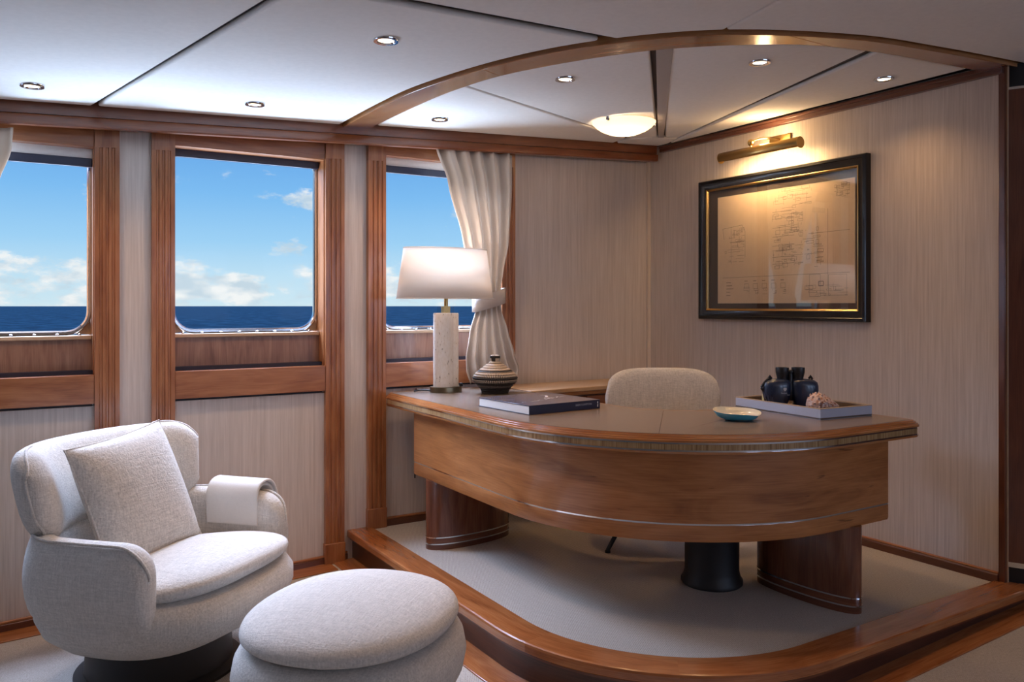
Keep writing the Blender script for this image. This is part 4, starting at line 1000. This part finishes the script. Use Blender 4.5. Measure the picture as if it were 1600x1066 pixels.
def make_picture_light():
    o = thing('picture_light', 'brass picture light on the right wall above the framed plan', 'picture light', (3.58, 3.15, 2.094))
    n = 24
    # a half-open brass trough
    rings = []
    for y in (-.283, -.280, .280, .283):
        q = .85 if abs(y) > .281 else 1; ring = []
        for k in range(n+1):
            a = R(-30+ (262)*k/n); ring.append((.031*q*cos(a), y, .031*q*sin(a)))
        rings.append(ring)
    b = MB(); b.loft(rings, closed=False); s = b.build('trough', M_BRASS, o, angle=60); sd = s.modifiers.new('th', 'SOLIDIFY'); sd.thickness = .0015
    for y in (-.282, .282):
        b = MB(); b.add([(.031*cos(2*pi*k/24), y, .031*sin(2*pi*k/24)) for k in range(24)]+[(.031*cos(2*pi*k/24), y*1.007, .031*sin(2*pi*k/24)) for k in range(24)], [tuple(range(24)), tuple(range(24, 48))]+[(k, (k+1) % 24, 24+(k+1) % 24, 24+k) for k in range(24)]); b.build('end_cap', M_BRASS, o)
    b = MB(); b.tube([(.004, -.25, -.008), (.004, .25, -.008)], .010, 12); b.build('tube_lamp', plain('warm tube lamp', (1, .85, .6), .5, emit=(1, .72, .38), es=3), o)
    b = MB(); b.tube(spline([(.0, .055, .03), (.004, .055, .055), (.03, .03, .072), (.08, -.02, .076), (.147, -.03, .072)], 5), .006, 10); b.build('arm', M_BRASS, o)
    b = MB(); b.loft(superellipsoid(.019, .019, .019, (.0, .055, .055), 2, 2, 20, 12)); b.build('knuckle', M_BRASS, o)
    b = MB(); b.box(.138, .149, -.105, .045, .048, .098); b.build('wall_plate', M_BRASS, o, bevel=.004)
    l = bpy.data.lights.new('picture_glow', 'AREA'); l.shape = 'RECTANGLE'; l.size = .5; l.size_y = .02; l.energy = 4.5; l.color = (1, .64, .30); l.spread = R(170)
    a = bpy.data.objects.new('picture_glow', l); COL.objects.link(a); a.parent = o; a.location = (.022, 0, -.030)
    a.rotation_euler = (0, R(-24), 0)          # aimed down and towards the wall
    l.size = .02; l.size_y = .5
    l = bpy.data.lights.new('picture_spill', 'POINT'); l.energy = 4.2; l.color = (1, .64, .31); l.shadow_soft_size = .03
    p = bpy.data.objects.new('picture_spill', l); COL.objects.link(p); p.parent = o; p.location = (.02, -.02, .052)
make_picture_light()

# ------------------------------------------------------------------ armchair, cushion, throw, ottoman
CH = (.458, 3.512); CR = R(41.8); CZ = zf(.435)
def sell(n, a):      # unit superellipse
    ca, sa = cos(a), sin(a); q = (abs(ca)**n+abs(sa)**n)**(-1/n); return ca*q, sa*q
def make_armchair():
    o = thing('armchair', 'oatmeal linen tub armchair with wrap back and piped arms by the windows', 'armchair', (CH[0], CH[1], CZ), CR)
    # local -Y is the front
    def ring(sx, sy, z, cy=-.108, n=2.7, N=72): return [(sx*sell(n, 2*pi*k/N)[0], cy+sy*min(sell(n, 2*pi*k/N)[1], .8*sell(n, 2*pi*k/N)[1]), z) for k in range(N)]
    b = MB(); b.loft([ring(.22, .20, .162), ring(.29, .255, .166), ring(.375, .325, .195), ring(.43, .415, .245), ring(.455, .445, .305), ring(.455, .445, .350), ring(.43, .42, .39), ring(.37, .36, .405)], True, True, True)
    b.build('seat_shell', M_LINEN, o, angle=80)
    # tub: one wall wrapping round the back and both sides, upper corner of each arm front rounded off
    rings = []; n = 73; pipe = []; A0, A1 = R(-62), R(242)
    pl = []; yf_ = -.385
    for i in range(n):
        q = i/(n-1); w_ = .5-.5*cos(pi*q)*(.6+.4*abs(cos(pi*q)))     # denser towards both ends
        side = .27; 
        if w_ < side: t = 1-w_/side; pl.append((.432-.020*t*t, -.02+(yf_+.02)*t))
        elif w_ > 1-side: t = (w_-1+side)/side; pl.append((-.432+.020*t*t, -.02+(yf_+.02)*t))
        else: ux, uy = sell(2.15, pi*(w_-side)/(1-2*side)); pl.append((.432*ux, -.02+.275*uy))
    Ls = [0]
    for p0, p1 in zip(pl, pl[1:]): Ls.append(Ls[-1]+math.hypot(p1[0]-p0[0], p1[1]-p0[1]))
    nrm_ = [(-x, -y) for x, y in normals(pl)]
    for i in range(n):
        px, py = pl[i]; nx, ny = nrm_[i]; e = min(Ls[i], Ls[-1]-Ls[i])
        rt = .115; drop = rt*(1-math.sqrt(max(0, 1-(1-min(1, e/rt))**2))); sc = math.sqrt(max(.03, 1-(1-min(1, e/.045))**2)); rb = .05; rise = rb*(1-math.sqrt(max(0, 1-(1-min(1, e/rb))**2)))
        top = .615-drop; bot = .300+rise; zm, hh = (top+bot)/2, (top-bot)/2
        prof = [(-.040, -.92), (-.010, -1.0), (.022, -.80), (.042, -.40), (.047, .05), (.040, .45), (.026, .80), (.010, .96), (-.016, 1.0), (-.045, .95), (-.060, .80), (-.064, .4), (-.062, -.3), (-.056, -.7)]
        prof = [tuple(q) for q in spline([prof[-1]]+prof+[prof[0], prof[1]], 2)[2:-2]][:28]
        rings.append([(px+nx*(-.008+(d+.008)*(.30+.70*sc)), py+ny*(-.008+(d+.008)*(.30+.70*sc)), zm+hh*z) for d, z in prof])
        dd = -.008+(.017+.008)*(.30+.70*sc); pipe.append((px+nx*dd, py+ny*dd, zm+hh*.975+.001))
    b = MB(); b.loft(rings, True, True, True); b.build('arm_shell', M_LINEN, o, angle=80)
    b = MB(); b.tube(pipe, .0055, 8); b.build('piping', M_LINEN, o, angle=80)
    # seat pad
    b = MB(); rr = superellipsoid(.405, .365, .070, (0, -.170, .445), 2.3, 2.8, 72, 30)
    rr = [[(x, y, z+.012*(1-((x/.41)**2+((y+.17)/.365)**2))*(z > .445)-.13*(y+.50)) for x, y, z in r] for r in rr]
    b.loft(rr); b.build('seat_cushion', M_LINEN, o, angle=80)
    # upper back roll sitting on the tub, a shallow bow whose wings thin out to a piped edge
    rings = []; n = 61; tip = []
    for i in range(n):
        s = -1+2*i/(n-1); s = math.copysign(1-(1-abs(s))**1.5, s); x = .435*s; y = .262-.19*abs(s)**2.5; dy = -.19*2.5*abs(s)**1.5*math.copysign(1, s)/.435
        L = math.hypot(1, dy); nx, ny = dy/L, -1/L; nx, ny = -nx, -ny           # outward, away from the sitter
        e = 1-abs(s); th = .068*math.sqrt(max(.012, 1-(1-min(1, e/.16))**2)); hz = .165*math.sqrt(max(.30, 1-(1-min(1, e/.20))**2*.72)); zc_ = .740
        r = []
        for k in range(28):
            q = 2*pi*k/28; cq, sq = cos(q), sin(q); d = th*math.copysign(abs(cq)**.75, cq); z = hz*math.copysign(abs(sq)**.7, sq); d += .035*(z/.165)
            r.append((x+nx*d, y+ny*d, zc_+z))
        rings.append(r)
    b = MB(); b.loft(rings, True, True, True); b.build('backrest', M_LINEN, o, angle=80)
    for sg in (1, -1):
        R_ = rings if sg > 0 else rings[::-1]
        P = [R_[k][7] for k in (14, 10, 6, 3)]+[R_[1][k] for k in (6, 4, 2, 0, 26, 24, 22)]+[R_[k][21] for k in (3, 6, 10, 14)]
        b = MB(); b.tube(spline(P, 4), .0055, 8); b.build('piping', M_LINEN, o, angle=80)
    b = MB(); b.lathe([(.30, 0), (.305, .008), (.305, .022), (.27, .035), (.26, .165)], 48, (0, -.085, 0)); b.build('swivel_base', M_BLACKMAT, o)
make_armchair()
def pillow_rings(h, t, n=34):
    """square pillow with pinched corners, two faces"""
    def pt(i, j, s):
        x, y = -1+2*i/n, -1+2*j/n; pin = 1-.05*(1-abs(x)**2)*abs(y)**3-.0; px = x*h*(1-.055*(1-x*x*0)*(1-abs(y)**2)*abs(x)**4); py = y*h*(1-.055*(1-abs(x)**2)*abs(y)**4)
        z = t*((1-abs(x)**2.6)*(1-abs(y)**2.6))**.55; return (px, py, s*z)
    b = MB()
    for s in (1, -1):
        V = [pt(i, j, s) for i in range(n+1) for j in range(n+1)]; F = []; U = []
        for i in range(n):
            for j in range(n):
                q = (i*(n+1)+j, (i+1)*(n+1)+j, (i+1)*(n+1)+j+1, i*(n+1)+j+1); F.append(q); U.append([(V[k][0], V[k][1]) for k in q])
        b.add(V, F, U)
    return b
def make_cushion():
    o = thing('throw_cushion', 'square oatmeal linen cushion leaning on the armchair back', 'cushion', (CH[0], CH[1], CZ), CR)
    b = pillow_rings(.258, .085); M = Matrix.Translation((-.015, .01, .672)) @ Matrix.Rotation(R(-20), 4, 'X') @ Matrix.Rotation(R(-5), 4, 'Y') @ Matrix.Rotation(R(90), 4, 'X')
    b.v = [tuple(M @ Vector(v)) for v in b.v]; c = b.build('cover', M_LINEN2, o, angle=80)
    h = .258; loop = []
    for k in range(4):
        for i in range(12):
            t = -1+2*i/12; x, y = [(t, -1), (1, t), (-t, 1), (-1, -t)][k]; px = x*h*(1-.055*(1-abs(y)**2)*abs(x)**4); py = y*h*(1-.055*(1-abs(x)**2)*abs(y)**4); loop.append(tuple(M @ Vector((px, py, 0))))
    b = MB(); b.tube(loop, .0035, 6, closed=True); b.build('seam', M_LINEN2, c)
make_cushion()
def make_throw():
    o = thing('folded_throw', 'pale folded wool throw draped over the far armchair arm', 'throw', (CH[0], CH[1], CZ), CR)
    # runs over the arm top: up the inner side, across, down the outer side; two layers
    def layer(prof, y0, y1, name, th):
        rings = []; N = 14
        for i in range(N+1):
            y = y0+(y1-y0)*i/N; rings.append([(x+.003*sin(9*y+z*20), y+.02*(z-.5), z) for x, z in prof])
        b = MB(); b.loft(rings, closed=False); c = b.build(name, M_THROW, o, angle=80); sd = c.modifiers.new('th', 'SOLIDIFY'); sd.thickness = th; sd.offset = 0
        bv = c.modifiers.new('bv', 'BEVEL'); bv.width = th*.4; bv.segments = 2
    P = spline([(.372, .50), (.372, .545), (.376, .60), (.395, .632), (.43, .643), (.468, .632), (.494, .60), (.505, .545), (.508, .50)], 5)
    layer(P, -.275, -.035, 'lower_fold', .012)
    Q = spline([(.357, .475), (.358, .545), (.362, .608), (.386, .646), (.43, .658), (.474, .646), (.504, .608), (.518, .545), (.520, .49)], 5)
    layer(Q, -.285, -.03, 'upper_fold', .012)
make_throw()
def make_ottoman():
    c = (.975, 2.565); o = thing('ottoman', 'round oatmeal linen ottoman with domed pad in front of the armchair', 'ottoman', (c[0], c[1], zf(c[0])), CR)
    def ring(s, z, n=2.2, N=72): return [(.405*s*sell(n, 2*pi*k/N)[0], .36*s*sell(n, 2*pi*k/N)[1], z) for k in range(N)]
    b = MB(); b.loft([ring(.55, .075), ring(.72, .085), ring(.88, .13), ring(.97, .19), ring(1, .245), ring(.975, .295), ring(.92, .33), ring(.80, .345)], True, True, True); b.build('body', M_LINEN, o, angle=80)
    rr = superellipsoid(.378, .335, .085, (0, 0, .375), 2.25, 2.2, 72, 30); b = MB(); b.loft([[(x, y, z if z > .375 else .375+(z-.375)*.6) for x, y, z in r] for r in rr]); b.build('pad', M_LINEN, o, angle=80)
    b = MB(); b.lathe([(.24, 0), (.25, .008), (.25, .02), (.22, .03), (.21, .08)], 40); b.build('swivel_base', M_BLACKMAT, o)
make_ottoman()
